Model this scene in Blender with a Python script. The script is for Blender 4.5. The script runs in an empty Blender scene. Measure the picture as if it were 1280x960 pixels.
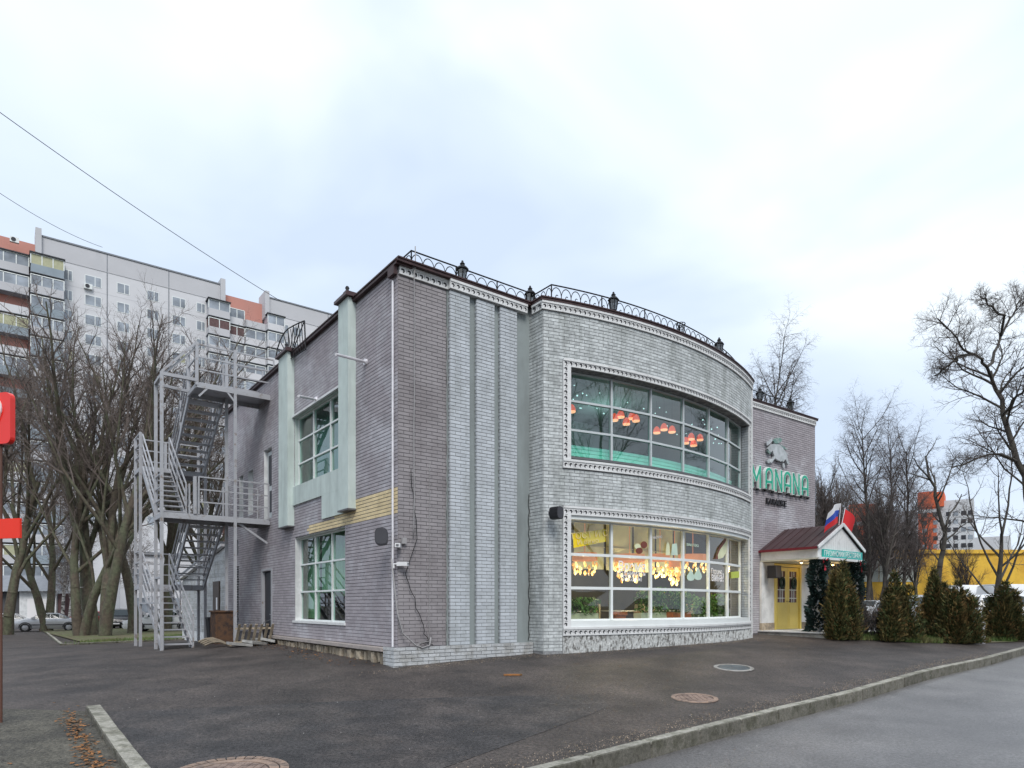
import bpy, bmesh, math, random
import numpy as np
from mathutils import Vector, Matrix
random.seed(7)
R_ = math.radians
scene = bpy.context.scene
col = scene.collection

# ------------------------------------------------------------------ camera, sky, sun, exposure
CAMZ = 1.65; F = 840.0; CX = 640.0; HZ = 757.0          # photograph 1280x960: focal px, centre, horizon row
cam = bpy.data.cameras.new('camera'); camo = bpy.data.objects.new('camera', cam); col.objects.link(camo)
camo.location = (0, 0, CAMZ); camo.rotation_euler = (R_(90), 0, 0)
cam.sensor_fit = 'HORIZONTAL'; cam.sensor_width = 36.0; cam.lens = F / 1280 * 36
cam.shift_y = (HZ - 480) / 1280; cam.clip_start = 0.05; cam.clip_end = 3000
scene.camera = camo
SUN_EL = 48.0; SUN_AZ = 168.0                            # azimuth clockwise from +Y
world = bpy.data.worlds.new('World'); scene.world = world; world.use_nodes = True
wn = world.node_tree.nodes; wl = world.node_tree.links; wn.clear()
wo = wn.new('ShaderNodeOutputWorld'); wb = wn.new('ShaderNodeBackground')
sky = wn.new('ShaderNodeTexSky'); sky.sky_type = 'NISHITA'; sky.sun_disc = False
sky.sun_elevation = R_(SUN_EL); sky.sun_rotation = R_(SUN_AZ); sky.air_density = 1.0; sky.dust_density = 3.0
tc = wn.new('ShaderNodeTexCoord'); mp = wn.new('ShaderNodeMapping'); mp.inputs['Scale'].default_value = (1, 1, 2.2)
mp.inputs['Location'].default_value = (9.4, 3.3, 4.1)
nz = wn.new('ShaderNodeTexNoise'); nz.inputs['Scale'].default_value = 1.7; nz.inputs['Detail'].default_value = 4.0
nz.inputs['Roughness'].default_value = 0.45; nz.inputs['Distortion'].default_value = 0.6
rp = wn.new('ShaderNodeValToRGB'); rp.color_ramp.elements[0].position = 0.36; rp.color_ramp.elements[1].position = 0.64
rp.color_ramp.elements[0].color = (5.7, 6.7, 8.2, 1); rp.color_ramp.elements[1].color = (8.3, 9.0, 9.6, 1)
e = rp.color_ramp.elements.new(0.5); e.color = (6.8, 7.75, 8.95, 1)
mx = wn.new('ShaderNodeMixRGB'); mx.inputs[0].default_value = 0.90
wl.new(tc.outputs['Generated'], mp.inputs['Vector']); wl.new(mp.outputs[0], nz.inputs['Vector'])
wl.new(nz.outputs['Fac'], rp.inputs[0]); wl.new(sky.outputs[0], mx.inputs[1]); wl.new(rp.outputs[0], mx.inputs[2])
wl.new(mx.outputs[0], wb.inputs['Color']); wb.inputs['Strength'].default_value = 0.085
wl.new(wb.outputs[0], wo.inputs['Surface'])
sun = bpy.data.lights.new('sun', 'SUN'); sun.energy = 1.5; sun.angle = R_(25); sun.color = (1, .97, .93)
suno = bpy.data.objects.new('sun', sun); col.objects.link(suno)
sd = Vector((math.sin(R_(SUN_AZ)) * math.cos(R_(SUN_EL)), math.cos(R_(SUN_AZ)) * math.cos(R_(SUN_EL)), math.sin(R_(SUN_EL))))
suno.rotation_euler = (-sd).to_track_quat('-Z', 'Y').to_euler(); suno.location = (0, -10, 30)
scene.view_settings.view_transform = 'Standard'; scene.view_settings.look = 'None'
scene.view_settings.exposure = 0.64; scene.view_settings.gamma = 1.0
scene.view_settings.use_curve_mapping = False
scene.render.engine = 'CYCLES'
scene.cycles.max_bounces = 7; scene.cycles.transparent_max_bounces = 12; scene.cycles.caustics_reflective = False; scene.cycles.caustics_refractive = False

# ------------------------------------------------------------------ ground height, pixel helpers
_cp = np.array([(-2.29,13.43,.45),(.7,15.07,.55),(2.25,15.72,.6),(4.26,17.03,.65),(6.83,19.8,.66),(9,22.2,.67),(10.8,22,.68),
 (-5,16.6,.52),(-7.2,19.5,.56),(-9.65,18.4,.43),(-9,24,.5),(-13,27,.2),(.875,7.17,0),(3.15,9.17,.07),(6.06,11.7,.136),(12.17,17.06,.3),(15,20,.42),
 (-5,8.2,.03),(0,0,-.1),(-6,0,-.12),(6,0,-.15),(0,-15,-.2),(12,8,.1),(25,18,.4),(-17,25.5,.08),(-22,36.5,-.02),(-36,52,-.3),(-45,40,-.2),
 (14.5,24,.55),(30,50,.6),(20,70,.6),(0,60,.3),(-60,100,-.2),(60,100,.5),(-20,10,0),(-40,0,-.1),(50,0,.2),(0,-80,0),(100,60,.5),(-100,60,-.2)])
def _k(d): return np.sqrt(d * d + 4.0)
_D = np.sqrt(((_cp[:, None, :2] - _cp[None, :, :2]) ** 2).sum(2))
_n = len(_cp); _M = np.zeros((_n + 1, _n + 1)); _M[:_n, :_n] = _k(_D) + np.eye(_n) * -.05; _M[_n, :_n] = 1; _M[:_n, _n] = 1
_w = np.linalg.solve(_M, np.r_[_cp[:, 2], 0])
def G(x, y):
    x = np.asarray(x, float); y = np.asarray(y, float)
    d = np.sqrt((x[..., None] - _cp[:, 0]) ** 2 + (y[..., None] - _cp[:, 1]) ** 2)
    g = (_k(d) * _w[:_n]).sum(-1) + _w[_n]
    r = np.sqrt(x * x + y * y); t = np.clip((r - 70) / 60, 0, 1)
    return g * (1 - t) + 0.2 * t
def g1(x, y): return float(G(x, y))
def px(u, v, Y): return Vector(((u - CX) / F * Y, Y, CAMZ + (HZ - v) / F * Y))
def ghit(u, v, dz=0.0):
    Y = 12.0
    for _ in range(60):
        X = (u - CX) / F * Y; z = g1(X, Y) + dz
        Y2 = (CAMZ - z) * F / (v - HZ); Y = .6 * Y + .4 * Y2
    X = (u - CX) / F * Y
    return Vector((X, Y, g1(X, Y) + dz))
CO = (-2.284, 13.43); ROT = math.atan2(.6, .8)
def W(a, b, z): return Vector((CO[0] + .8 * a - .6 * b, CO[1] + .6 * a + .8 * b, z))
def gab(a, b): p = W(a, b, 0); return g1(p.x, p.y)

# ------------------------------------------------------------------ materials
MAT = {}
def material(name, c, rough=.85, var=.12, scale=3.0, c2=None, mixscale=1.2, mixlo=.45, mixhi=.6, bump=.0, bscale=60, metal=0, spec=.35, island=0.0, emit=None, stretch=None, coat=0, det=6, grain=0.0, gscale=110, crack=0.0):
    m = bpy.data.materials.new(name); m.use_nodes = True; MAT[name] = m
    n = m.node_tree.nodes; l = m.node_tree.links; b = n['Principled BSDF']
    g = n.new('ShaderNodeNewGeometry')
    vec = g.outputs['Position']
    if stretch:
        mp = n.new('ShaderNodeMapping'); mp.inputs['Scale'].default_value = stretch; l.new(vec, mp.inputs['Vector']); vec2 = mp.outputs[0]
    else: vec2 = vec
    c = tuple(c); base = n.new('ShaderNodeRGB'); base.outputs[0].default_value = (*c, 1); out = base.outputs[0]
    if c2 is not None:
        nn = n.new('ShaderNodeTexNoise'); nn.inputs['Scale'].default_value = mixscale; nn.inputs['Detail'].default_value = det; nn.inputs['Roughness'].default_value = .65
        l.new(vec2, nn.inputs['Vector'])
        mr = n.new('ShaderNodeMapRange'); mr.inputs[1].default_value = mixlo; mr.inputs[2].default_value = mixhi; l.new(nn.outputs['Fac'], mr.inputs[0])
        mm = n.new('ShaderNodeMixRGB'); mm.inputs[2].default_value = (*c2, 1); l.new(mr.outputs[0], mm.inputs[0]); l.new(out, mm.inputs[1]); out = mm.outputs[0]
    fac = None
    if var > 0:
        nn = n.new('ShaderNodeTexNoise'); nn.inputs['Scale'].default_value = scale; nn.inputs['Detail'].default_value = 5; l.new(vec, nn.inputs['Vector'])
        mr = n.new('ShaderNodeMapRange'); mr.inputs[1].default_value = .3; mr.inputs[2].default_value = .7
        mr.inputs[3].default_value = 1 - var; mr.inputs[4].default_value = 1 + var; l.new(nn.outputs['Fac'], mr.inputs[0]); fac = mr.outputs[0]
    if island > 0:
        oi = n.new('ShaderNodeObjectInfo'); ad = n.new('ShaderNodeMath'); ad.operation = 'ADD'
        l.new(g.outputs['Random Per Island'], ad.inputs[0]); l.new(oi.outputs['Random'], ad.inputs[1])
        fr = n.new('ShaderNodeMath'); fr.operation = 'FRACT'; l.new(ad.outputs[0], fr.inputs[0])
        mr = n.new('ShaderNodeMapRange'); mr.inputs[3].default_value = 1 - island; mr.inputs[4].default_value = 1 + island; l.new(fr.outputs[0], mr.inputs[0])
        if fac is not None:
            mu = n.new('ShaderNodeMath'); mu.operation = 'MULTIPLY'; l.new(fac, mu.inputs[0]); l.new(mr.outputs[0], mu.inputs[1]); fac = mu.outputs[0]
        else: fac = mr.outputs[0]
    if grain > 0:
        nn = n.new('ShaderNodeTexNoise'); nn.inputs['Scale'].default_value = gscale; nn.inputs['Detail'].default_value = 6; nn.inputs['Roughness'].default_value = .85; l.new(vec, nn.inputs['Vector'])
        mr = n.new('ShaderNodeMapRange'); mr.inputs[1].default_value = .36; mr.inputs[2].default_value = .68; mr.inputs[3].default_value = 1-grain; mr.inputs[4].default_value = 1+grain*1.4; l.new(nn.outputs['Fac'], mr.inputs[0])
        mu = n.new('ShaderNodeMath'); mu.operation = 'MULTIPLY'; l.new(fac, mu.inputs[0]); l.new(mr.outputs[0], mu.inputs[1]); fac = mu.outputs[0]
    if fac is not None:
        vm = n.new('ShaderNodeVectorMath'); vm.operation = 'SCALE'; l.new(out, vm.inputs[0]); l.new(fac, vm.inputs['Scale']); out = vm.outputs[0]
    if crack > 0:
        wn_ = n.new('ShaderNodeTexNoise'); wn_.inputs['Scale'].default_value = 1.7; wn_.inputs['Detail'].default_value = 5; l.new(vec, wn_.inputs['Vector'])
        av = n.new('ShaderNodeVectorMath'); av.operation = 'MULTIPLY_ADD'; av.inputs[1].default_value = (.9,.9,0); l.new(wn_.outputs['Color'], av.inputs[0]); l.new(vec, av.inputs[2])
        vo = n.new('ShaderNodeTexVoronoi'); vo.feature = 'DISTANCE_TO_EDGE'; vo.voronoi_dimensions = '2D'; vo.inputs['Scale'].default_value = .22; l.new(av.outputs[0], vo.inputs['Vector'])
        mr = n.new('ShaderNodeMapRange'); mr.inputs[1].default_value = .0008; mr.inputs[2].default_value = .0035; mr.inputs[3].default_value = crack; mr.inputs[4].default_value = 0; l.new(vo.outputs['Distance'], mr.inputs[0])
        ck = n.new('ShaderNodeMixRGB'); ck.inputs[2].default_value = (.014,.013,.012,1); l.new(mr.outputs[0], ck.inputs[0]); l.new(out, ck.inputs[1]); out = ck.outputs[0]
    l.new(out, b.inputs['Base Color'])
    b.inputs['Roughness'].default_value = rough; b.inputs['Metallic'].default_value = metal; b.inputs['Specular IOR Level'].default_value = spec
    if coat: b.inputs['Coat Weight'].default_value = coat
    if bump > 0:
        nn = n.new('ShaderNodeTexNoise'); nn.inputs['Scale'].default_value = bscale; nn.inputs['Detail'].default_value = 4; l.new(vec2 if stretch else vec, nn.inputs['Vector'])
        bp = n.new('ShaderNodeBump'); bp.inputs['Strength'].default_value = bump; bp.inputs['Distance'].default_value = .01
        l.new(nn.outputs['Fac'], bp.inputs['Height']); l.new(bp.outputs[0], b.inputs['Normal'])
    if emit: b.inputs['Emission Color'].default_value = (*emit[:3], 1); b.inputs['Emission Strength'].default_value = emit[3]
    return m
def glass(name, tint, refl=.05, rough=.0, gl=(1, 1, 1)):
    m = bpy.data.materials.new(name); m.use_nodes = True; MAT[name] = m
    n = m.node_tree.nodes; l = m.node_tree.links; n.clear()
    o = n.new('ShaderNodeOutputMaterial'); t = n.new('ShaderNodeBsdfTransparent'); t.inputs[0].default_value = (*tint, 1)
    g = n.new('ShaderNodeBsdfGlossy'); g.inputs['Roughness'].default_value = rough; g.inputs[0].default_value = (*gl, 1)
    fr = n.new('ShaderNodeLayerWeight'); fr.inputs[0].default_value = .5
    pw_ = n.new('ShaderNodeMath'); pw_.operation = 'POWER'; pw_.inputs[1].default_value = 4.5; l.new(fr.outputs['Facing'], pw_.inputs[0])
    ad = n.new('ShaderNodeMath'); ad.operation = 'ADD'; ad.inputs[1].default_value = refl + .05; ad.use_clamp = True; l.new(pw_.outputs[0], ad.inputs[0])
    geo = n.new('ShaderNodeNewGeometry'); nn = n.new('ShaderNodeTexNoise'); nn.inputs['Scale'].default_value = .9
    bp = n.new('ShaderNodeBump'); bp.inputs['Strength'].default_value = .06; bp.inputs['Distance'].default_value = .03
    l.new(geo.outputs['Position'], nn.inputs['Vector']); l.new(nn.outputs['Fac'], bp.inputs['Height']); l.new(bp.outputs[0], g.inputs['Normal'])
    mx = n.new('ShaderNodeMixShader'); l.new(ad.outputs[0], mx.inputs[0]); l.new(t.outputs[0], mx.inputs[1]); l.new(g.outputs[0], mx.inputs[2]); l.new(mx.outputs[0], o.inputs[0])
    return m
M = material
M('brick_mauve', (.345,.318,.338), c2=(.46,.45,.48), mixscale=.7, mixlo=.48, mixhi=.64, island=.09, bump=.22, bscale=45, var=.08)
M('brick_taupe', (.29,.27,.277), c2=(.235,.215,.22), mixscale=.9, island=.08, bump=.22, bscale=45, var=.07)
M('brick_pale', (.475,.505,.535), c2=(.39,.415,.43), mixscale=2.5, mixlo=.46, mixhi=.64, stretch=(1,1,.3), island=.08, bump=.22, bscale=50, var=.07)
M('brick_bulge', (.49,.515,.515), c2=(.33,.35,.34), mixscale=3.2, mixlo=.45, mixhi=.66, stretch=(1,1,.22), island=.14, bump=.22, bscale=38, var=.18, scale=12)
M('brick_plinth', (.50,.515,.525), c2=(.32,.32,.31), mixscale=3.0, island=.12, bump=.9, bscale=40, var=.12)
M('brick_yellow', (.70,.57,.34), c2=(.62,.51,.32), island=.08, bump=.22, bscale=45)
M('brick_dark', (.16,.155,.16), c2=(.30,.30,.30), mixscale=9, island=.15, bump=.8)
M('joint', (.155,.145,.153), rough=.95, var=.25, scale=14)
M('joint_pale', (.245,.25,.255), rough=.95, var=.25, scale=14)
M('rough_render', (.50,.51,.50), c2=(.14,.135,.125), mixscale=16, mixlo=.49, mixhi=.60, bump=1.0, bscale=40, var=.25, scale=30, stretch=(1,1,.4))
M('mint_render', (.53,.605,.575), c2=(.40,.46,.44), mixscale=2.2, mixlo=.48, mixhi=.72, var=.07, bump=.3, bscale=60, stretch=(1,1,.12))
M('grey_render', (.27,.305,.305), c2=(.22,.245,.245), mixscale=1.1, var=.05, stretch=(1,1,.2))
M('white_trim', (.66,.665,.66), c2=(.50,.50,.49), mixscale=5, mixlo=.55, mixhi=.7, var=.07, bump=.2)
M('trim_motif', (.035,.035,.04), rough=.9, var=0)
M('coping_metal', (.055,.03,.03), rough=.5, metal=.2, var=.25, scale=6)
M('iron', (.018,.018,.02), rough=.55, metal=.4, var=.1)
M('pvc_white', (.72,.75,.74), rough=.4, var=.04)
M('pvc_grey', (.50,.54,.55), rough=.4, var=.04)
M('concrete', (.36,.355,.34), c2=(.25,.245,.23), mixscale=4, bump=.6, bscale=70, var=.12)
M('kerb_concrete', (.33,.315,.27), c2=(.17,.165,.13), mixscale=4.5, mixlo=.46, mixhi=.62, bump=.8, bscale=90, var=.2, scale=25, grain=.25, gscale=60, island=.16)
M('stone', (.36,.30,.22), c2=(.22,.185,.145), mixscale=7, island=.3, bump=.8, bscale=30)
M('ledge', (.40,.35,.325), c2=(.30,.27,.25), mixscale=3, bump=.4)
M('steel_grey', (.37,.375,.395), rough=.5, metal=.1, c2=(.24,.205,.185), mixscale=7, mixlo=.56, mixhi=.68, var=.06)
M('steel_dark', (.12,.12,.125), rough=.6, metal=.2, var=.15)
M('black_door', (.012,.013,.018), rough=.45, var=.1)
M('brown_door', (.055,.035,.025), rough=.5, var=.2)
M('rust', (.11,.06,.035), c2=(.05,.035,.03), rough=.85, mixscale=9)
M('yellow_door', (.66,.52,.13), rough=.45, var=.05)
M('white_paint', (.70,.71,.71), c2=(.58,.59,.59), mixscale=2.5, rough=.6, var=.05)
M('red_metal', (.070,.040,.042), rough=.42, metal=.1, var=.15, scale=2)
M('red_trim', (.16,.02,.03), rough=.4)
M('teal_sign', (.02,.33,.31), rough=.4, c2=(.03,.45,.38), mixscale=2)
M('green_letter', (.015,.38,.24), rough=.35, var=.03)
M('letter_white', (.74,.79,.76), rough=.4, var=.03)
M('black_letter', (.015,.013,.015), rough=.5)
M('emblem_silver', (.52,.54,.55), rough=.45, metal=.3, c2=(.40,.43,.43), mixscale=4)
M('emblem_green', (.13,.24,.21), rough=.5, c2=(.3,.36,.34), mixscale=9)
M('black_plastic', (.013,.013,.016), rough=.5, var=.1)
M('grey_plastic', (.05,.05,.058), rough=.5, var=.1)
M('white_plastic', (.7,.7,.7), rough=.4)
M('cable_grey', (.30,.29,.29), rough=.6); M('cable_black', (.02,.02,.02), rough=.6); M('pipe_white', (.72,.71,.74), rough=.45)
M('asphalt', (.037,.031,.029), rough=.6, c2=(.074,.060,.052), mixscale=.5, mixlo=.36, mixhi=.66, var=.35, scale=1.3, bump=1.0, bscale=60, spec=.45, det=14, grain=.8, gscale=24, crack=.75)
M('asphalt_old', (.085,.078,.062), rough=.75, c2=(.052,.048,.040), mixscale=1.1, var=.25, scale=2.5, bump=1.0, bscale=60, grain=.85, gscale=26, crack=.6)
M('asphalt_new', (.034,.031,.031), rough=.58, c2=(.060,.051,.047), mixscale=.7, var=.3, scale=2, bump=1.0, bscale=60, spec=.45, grain=.95, gscale=26)
M('road', (.115,.110,.110), rough=.38, c2=(.155,.147,.144), mixscale=.35, mixlo=.38, mixhi=.66, var=.25, scale=.9, bump=.7, bscale=70, spec=.75, grain=.6, gscale=30)
M('kerb_grime_shade', (.135,.127,.105), c2=(.075,.072,.052), mixscale=5, mixlo=.45, mixhi=.62, bump=.8, bscale=90, var=.25, scale=25, grain=.3, gscale=60, island=.2)  # grime on the kerb's front face, with that side's shade darkened into the colour
M('earth', (.085,.075,.055), c2=(.06,.075,.03), mixscale=.6, var=.25, scale=4, bump=.8, bscale=30)
M('soil', (.12,.10,.06), c2=(.10,.13,.045), mixscale=.9, var=.25, scale=6, bump=.9, bscale=25)
M('grass', (.075,.135,.03), c2=(.13,.13,.05), mixscale=1.5, island=.35, rough=.7)
M('leaf_litter', (.26,.115,.04), c2=(.12,.07,.035), mixscale=8, island=.4)
M('iron_cover', (.26,.19,.155), c2=(.14,.10,.085), mixscale=7, rough=.7, bump=.5, bscale=50)
M('iron_cover_blue', (.07,.085,.095), c2=(.11,.13,.14), mixscale=6, rough=.45, bump=.5, bscale=60)
M('cover_ring', (.34,.33,.31), c2=(.2,.19,.17), mixscale=6, bump=.5)
M('cover_ring_rust', (.30,.215,.165), c2=(.17,.13,.11), mixscale=8, bump=.6)
M('bark', (.085,.068,.050), c2=(.095,.10,.062), mixscale=2.5, bump=1.0, bscale=22, var=.3, scale=7, stretch=(1,1,.35))
M('bark_dark', (.055,.049,.043), c2=(.06,.055,.045), mixscale=3, var=.25, bump=.8, bscale=25)
M('twig', (.125,.10,.088), var=.25, scale=.7, rough=.85)
M('twig_dark', (.092,.075,.068), var=.2, scale=.7)
M('birch_bark', (.45,.44,.42), c2=(.05,.045,.04), mixscale=3.0, mixlo=.52, mixhi=.58, stretch=(.6,.6,2.5), var=.1)
M('twig_birch', (.095,.077,.074), var=.2, scale=.7)
M('thuja', (.105,.092,.032), c2=(.16,.095,.038), mixscale=2.2, mixlo=.42, mixhi=.62, island=.45, rough=.75, spec=.2)
M('thuja_green', (.050,.070,.026), c2=(.078,.068,.028), mixscale=2.5, island=.4, rough=.75, spec=.2)
M('fir', (.012,.032,.028), c2=(.03,.05,.045), mixscale=5, island=.5, rough=.7)
M('fir_snow', (.55,.58,.58), island=.2, rough=.8)
M('red_bow', (.45,.015,.03), rough=.5)
M('sign_red', (.78,.022,.012), rough=.3, coat=.3, var=0); M('sign_white', (.8,.78,.78), rough=.35, var=0); M('sign_violet', (.1,.08,.25), rough=.4, var=0)
M('sign_orange', (.80,.030,.008), rough=.35, var=0)
M('pole_brown', (.10,.045,.03), rough=.6)
M('panel_white', (.62,.62,.64), c2=(.57,.57,.59), mixscale=.15, var=.04, scale=.3)
M('panel_grey', (.50,.50,.52), var=.04, scale=.3)
M('panel_salmon', (.52,.245,.20), c2=(.47,.23,.19), mixscale=.2, var=.05, scale=.4)
M('panel_blue', (.27,.32,.36), var=.1, scale=.5)
M('far_glass', (.26,.29,.33), rough=.15, spec=.6, var=.5, scale=.4)
M('far_curtain', (.40,.40,.26), rough=.5, var=.1)
M('far_dark', (.03,.032,.04), rough=.5)
M('far_brown', (.12,.07,.07), rough=.7, var=.2)
M('tower_orange', (.62,.13,.055), var=.05); M('tower_white', (.56,.57,.59), var=.05); M('tower_grey', (.36,.37,.40), var=.08)
M('shop_yellow', (.72,.45,.06), c2=(.62,.36,.05), mixscale=.4, var=.08); M('shop_panel', (.42,.46,.43), var=.06); M('shop_dark', (.08,.08,.085), var=.1)
M('roof_grey', (.22,.235,.26), var=.1)
M('car_silver', (.46,.47,.49), rough=.28, metal=.5, coat=.6, var=.02); M('car_white', (.72,.73,.74), rough=.3, coat=.6, var=.02)
M('car_black', (.02,.02,.024), rough=.3, coat=.6, var=.02); M('car_red', (.35,.015,.02), rough=.3, coat=.6, var=.02)
M('car_glass', (.02,.03,.032), rough=.08, spec=.7, var=0); M('tyre', (.018,.018,.018), rough=.8); M('rim', (.35,.35,.36), rough=.35, metal=.7)
M('car_trim', (.05,.05,.055), rough=.6); M('car_light', (.6,.6,.62), rough=.15); M('tail_red', (.4,.02,.02), rough=.25)
M('room_teal', (.27,.36,.35), var=.12, scale=1.2, rough=.8); M('room_mint', (.45,.80,.66), var=.06, rough=.6); M('room_dark', (.05,.05,.05), var=.3)
M('room_grey', (.17,.16,.15), var=.2, scale=1.0); M('room_cream', (.58,.52,.36), var=.08, rough=.8); M('blind_cream', (.56,.55,.36), var=.06, rough=.85)
M('curtain_green', (.36,.44,.32), c2=(.46,.52,.34), mixscale=1.6, var=.1); M('curtain_olive', (.60,.60,.30), var=.1); M('floor_wood', (.16,.11,.07), var=.2)
M('pot_terracotta', (.42,.13,.05), rough=.7); M('planter_box', (.55,.58,.42), rough=.7); M('plant_green', (.07,.16,.03), island=.4, rough=.6)
M('banner_yellow', (.85,.62,.02), rough=.5, var=.06); M('banner_text', (.80,.66,.30), rough=.5); M('sticker_mint', (.52,.66,.55), rough=.5); M('sticker_cream', (.66,.68,.45), rough=.5)
M('sticker_brown', (.16,.045,.03), rough=.5); M('sticker_lime', (.52,.60,.10), rough=.5)
M('amber_glow', (.8,.45,.12), emit=(1.0,.42,.09,.35), rough=.4); M('amber_bright', (.9,.7,.3), emit=(1.0,.66,.24,1.0), rough=.4); M('copper', (.45,.19,.10), rough=.35, metal=.6, emit=(1,.35,.12,.25))
M('red_glow', (.8,.12,.06), emit=(1.0,.10,.045,.55), rough=.4); M('red_bright', (.9,.4,.2), emit=(1.0,.36,.18,1.1), rough=.4); M('star_glow', (.8,.9,.9), emit=(.75,.95,.95,.8))
M('spot_glow', (1,.8,.5), emit=(1.0,.62,.22,6))
M('flag_white', (.7,.7,.72), var=.04); M('flag_blue', (.03,.08,.42), var=.04); M('flag_red', (.60,.03,.035), var=.06)
M('ceiling_cream', (.52,.51,.42), var=.04); M('umbrella_green', (.02,.12,.07)); M('blue_sign', (.02,.07,.42), rough=.4)
glass('glass_green', (.58,.88,.78), refl=.03); glass('glass_clear', (.88,.92,.86), refl=.03); glass('glass_teal', (.64,.93,.88), refl=.075)
glass('glass_lantern', (.35,.36,.36), refl=.05)

# ------------------------------------------------------------------ mesh helpers
class MB:
    def __init__(s): s.v = []; s.f = []
    def add(s, vs, fs):
        o = len(s.v); s.v.extend([tuple(p) for p in vs]); s.f.extend([tuple(i + o for i in f) for f in fs]); return s
    def box(s, x0, x1, y0, y1, z0, z1):
        return s.add([(x0,y0,z0),(x1,y0,z0),(x1,y1,z0),(x0,y1,z0),(x0,y0,z1),(x1,y0,z1),(x1,y1,z1),(x0,y1,z1)],
                     [(0,3,2,1),(4,5,6,7),(0,1,5,4),(1,2,6,5),(2,3,7,6),(3,0,4,7)])
    def bar(s, p, q, w, h=None, up=(0,0,1)):
        p = Vector(p); q = Vector(q); h = h or w; d = (q - p).normalized(); upv = Vector(up)
        if abs(d.dot(upv)) > .98: upv = Vector((1, 0, 0))
        x = d.cross(upv).normalized() * w / 2; y = x.cross(d).normalized() * h / 2
        vs = [p-x-y, p+x-y, p+x+y, p-x+y, q-x-y, q+x-y, q+x+y, q-x+y]
        return s.add(vs, [(0,3,2,1),(4,5,6,7),(0,1,5,4),(1,2,6,5),(2,3,7,6),(3,0,4,7)])
    def tube(s, pts, r, n=6, cap=True):
        pts = [Vector(p) for p in pts]; rr = r if isinstance(r, (list, tuple)) else [r] * len(pts)
        rings = []; prev = None
        for i, p in enumerate(pts):
            d = (pts[min(i+1, len(pts)-1)] - pts[max(i-1, 0)]).normalized()
            if prev is None:
                t = Vector((0,0,1)) if abs(d.z) < .9 else Vector((1,0,0)); x = d.cross(t).normalized()
            else:
                x = prev - d * prev.dot(d); x = x.normalized() if x.length > 1e-6 else d.orthogonal().normalized()
            prev = x; y = d.cross(x)
            rings.append([p + (x * math.cos(2*math.pi*k/n) + y * math.sin(2*math.pi*k/n)) * rr[i] for k in range(n)])
        vs = [q for r_ in rings for q in r_]; fs = []
        for i in range(len(pts)-1):
            for k in range(n): fs.append((i*n+k, i*n+(k+1)%n, (i+1)*n+(k+1)%n, (i+1)*n+k))
        if cap: fs.append(tuple(range(n-1,-1,-1))); fs.append(tuple((len(pts)-1)*n+k for k in range(n)))
        return s.add(vs, fs)
    def lathe(s, prof, n=12, c=(0,0,0)):
        vs = []; fs = []; m = len(prof)
        for k in range(n):
            t = 2*math.pi*k/n
            for r, z in prof: vs.append((c[0]+r*math.cos(t), c[1]+r*math.sin(t), c[2]+z))
        for k in range(n):
            k2 = (k+1) % n
            for i in range(m-1): fs.append((k*m+i, k2*m+i, k2*m+i+1, k*m+i+1))
        return s.add(vs, fs)
    def prism(s, poly, off):
        n = len(poly); off = Vector(off); vs = [Vector(p) for p in poly] + [Vector(p) + off for p in poly]
        return s.add(vs, [tuple(range(n-1,-1,-1)), tuple(range(n, 2*n))] + [(i, (i+1)%n, n+(i+1)%n, n+i) for i in range(n)])
    def pbox(s, P, s0, s1, d0, d1, z0, z1, n=1):
        vs = []; fs = []
        for i in range(n+1):
            t = s0 + (s1-s0)*i/n; vs += [P(t,d0,z0), P(t,d1,z0), P(t,d1,z1), P(t,d0,z1)]
        for i in range(n):
            o = 4*i
            for k in range(4): fs.append((o+k, o+(k+1)%4, o+4+(k+1)%4, o+4+k))
        fs.append((3,2,1,0)); fs.append((4*n, 4*n+1, 4*n+2, 4*n+3))
        return s.add(vs, fs)
    def build(s, name, mat, parent=None, smooth=False, mods=None):
        me = bpy.data.meshes.new(name); me.from_pydata(s.v, [], s.f); me.update()
        return link(name, me, mat, parent, smooth)
def link(name, me, mat, parent=None, smooth=False):
    if mat is not None and len(me.materials) == 0: me.materials.append(MAT[mat])
    if smooth and len(me.polygons): me.polygons.foreach_set('use_smooth', [True] * len(me.polygons))
    o = bpy.data.objects.new(name, me); col.objects.link(o)
    if parent is not None: o.parent = parent
    return o
def fix_normals(o):
    bm = bmesh.new(); bm.from_mesh(o.data); bmesh.ops.recalc_face_normals(bm, faces=bm.faces); bm.to_mesh(o.data); bm.free(); return o
def tag(o, label, cat=None, group=None, kind=None):
    if label: o['label'] = label
    if cat: o['category'] = cat
    if group: o['group'] = group
    if kind: o['kind'] = kind
    return o
def thing(name, label, cat, loc=(0,0,0), rot=0, group=None):
    o = bpy.data.objects.new(name, None); col.objects.link(o); o.location = loc; o.rotation_euler = (0, 0, rot); o.empty_display_size = .2
    return tag(o, label, cat, group)
def copy_tree(o, parent=None):
    c = o.copy(); col.objects.link(c); c.parent = parent
    for ch in list(o.children): copy_tree(ch, c)
    return c
def npmesh(name, V, Fq, nside=4):
    me = bpy.data.meshes.new(name); V = np.asarray(V, np.float32); Fq = np.asarray(Fq, np.int32)
    me.vertices.add(len(V)); me.vertices.foreach_set('co', V.ravel())
    me.loops.add(Fq.size); me.loops.foreach_set('vertex_index', Fq.ravel())
    me.polygons.add(len(Fq)); me.polygons.foreach_set('loop_start', np.arange(len(Fq), dtype=np.int32) * nside)
    me.polygons.foreach_set('use_smooth', [False]*len(Fq)); me.update(calc_edges=True); me.validate(); return me
_font = {}
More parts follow.
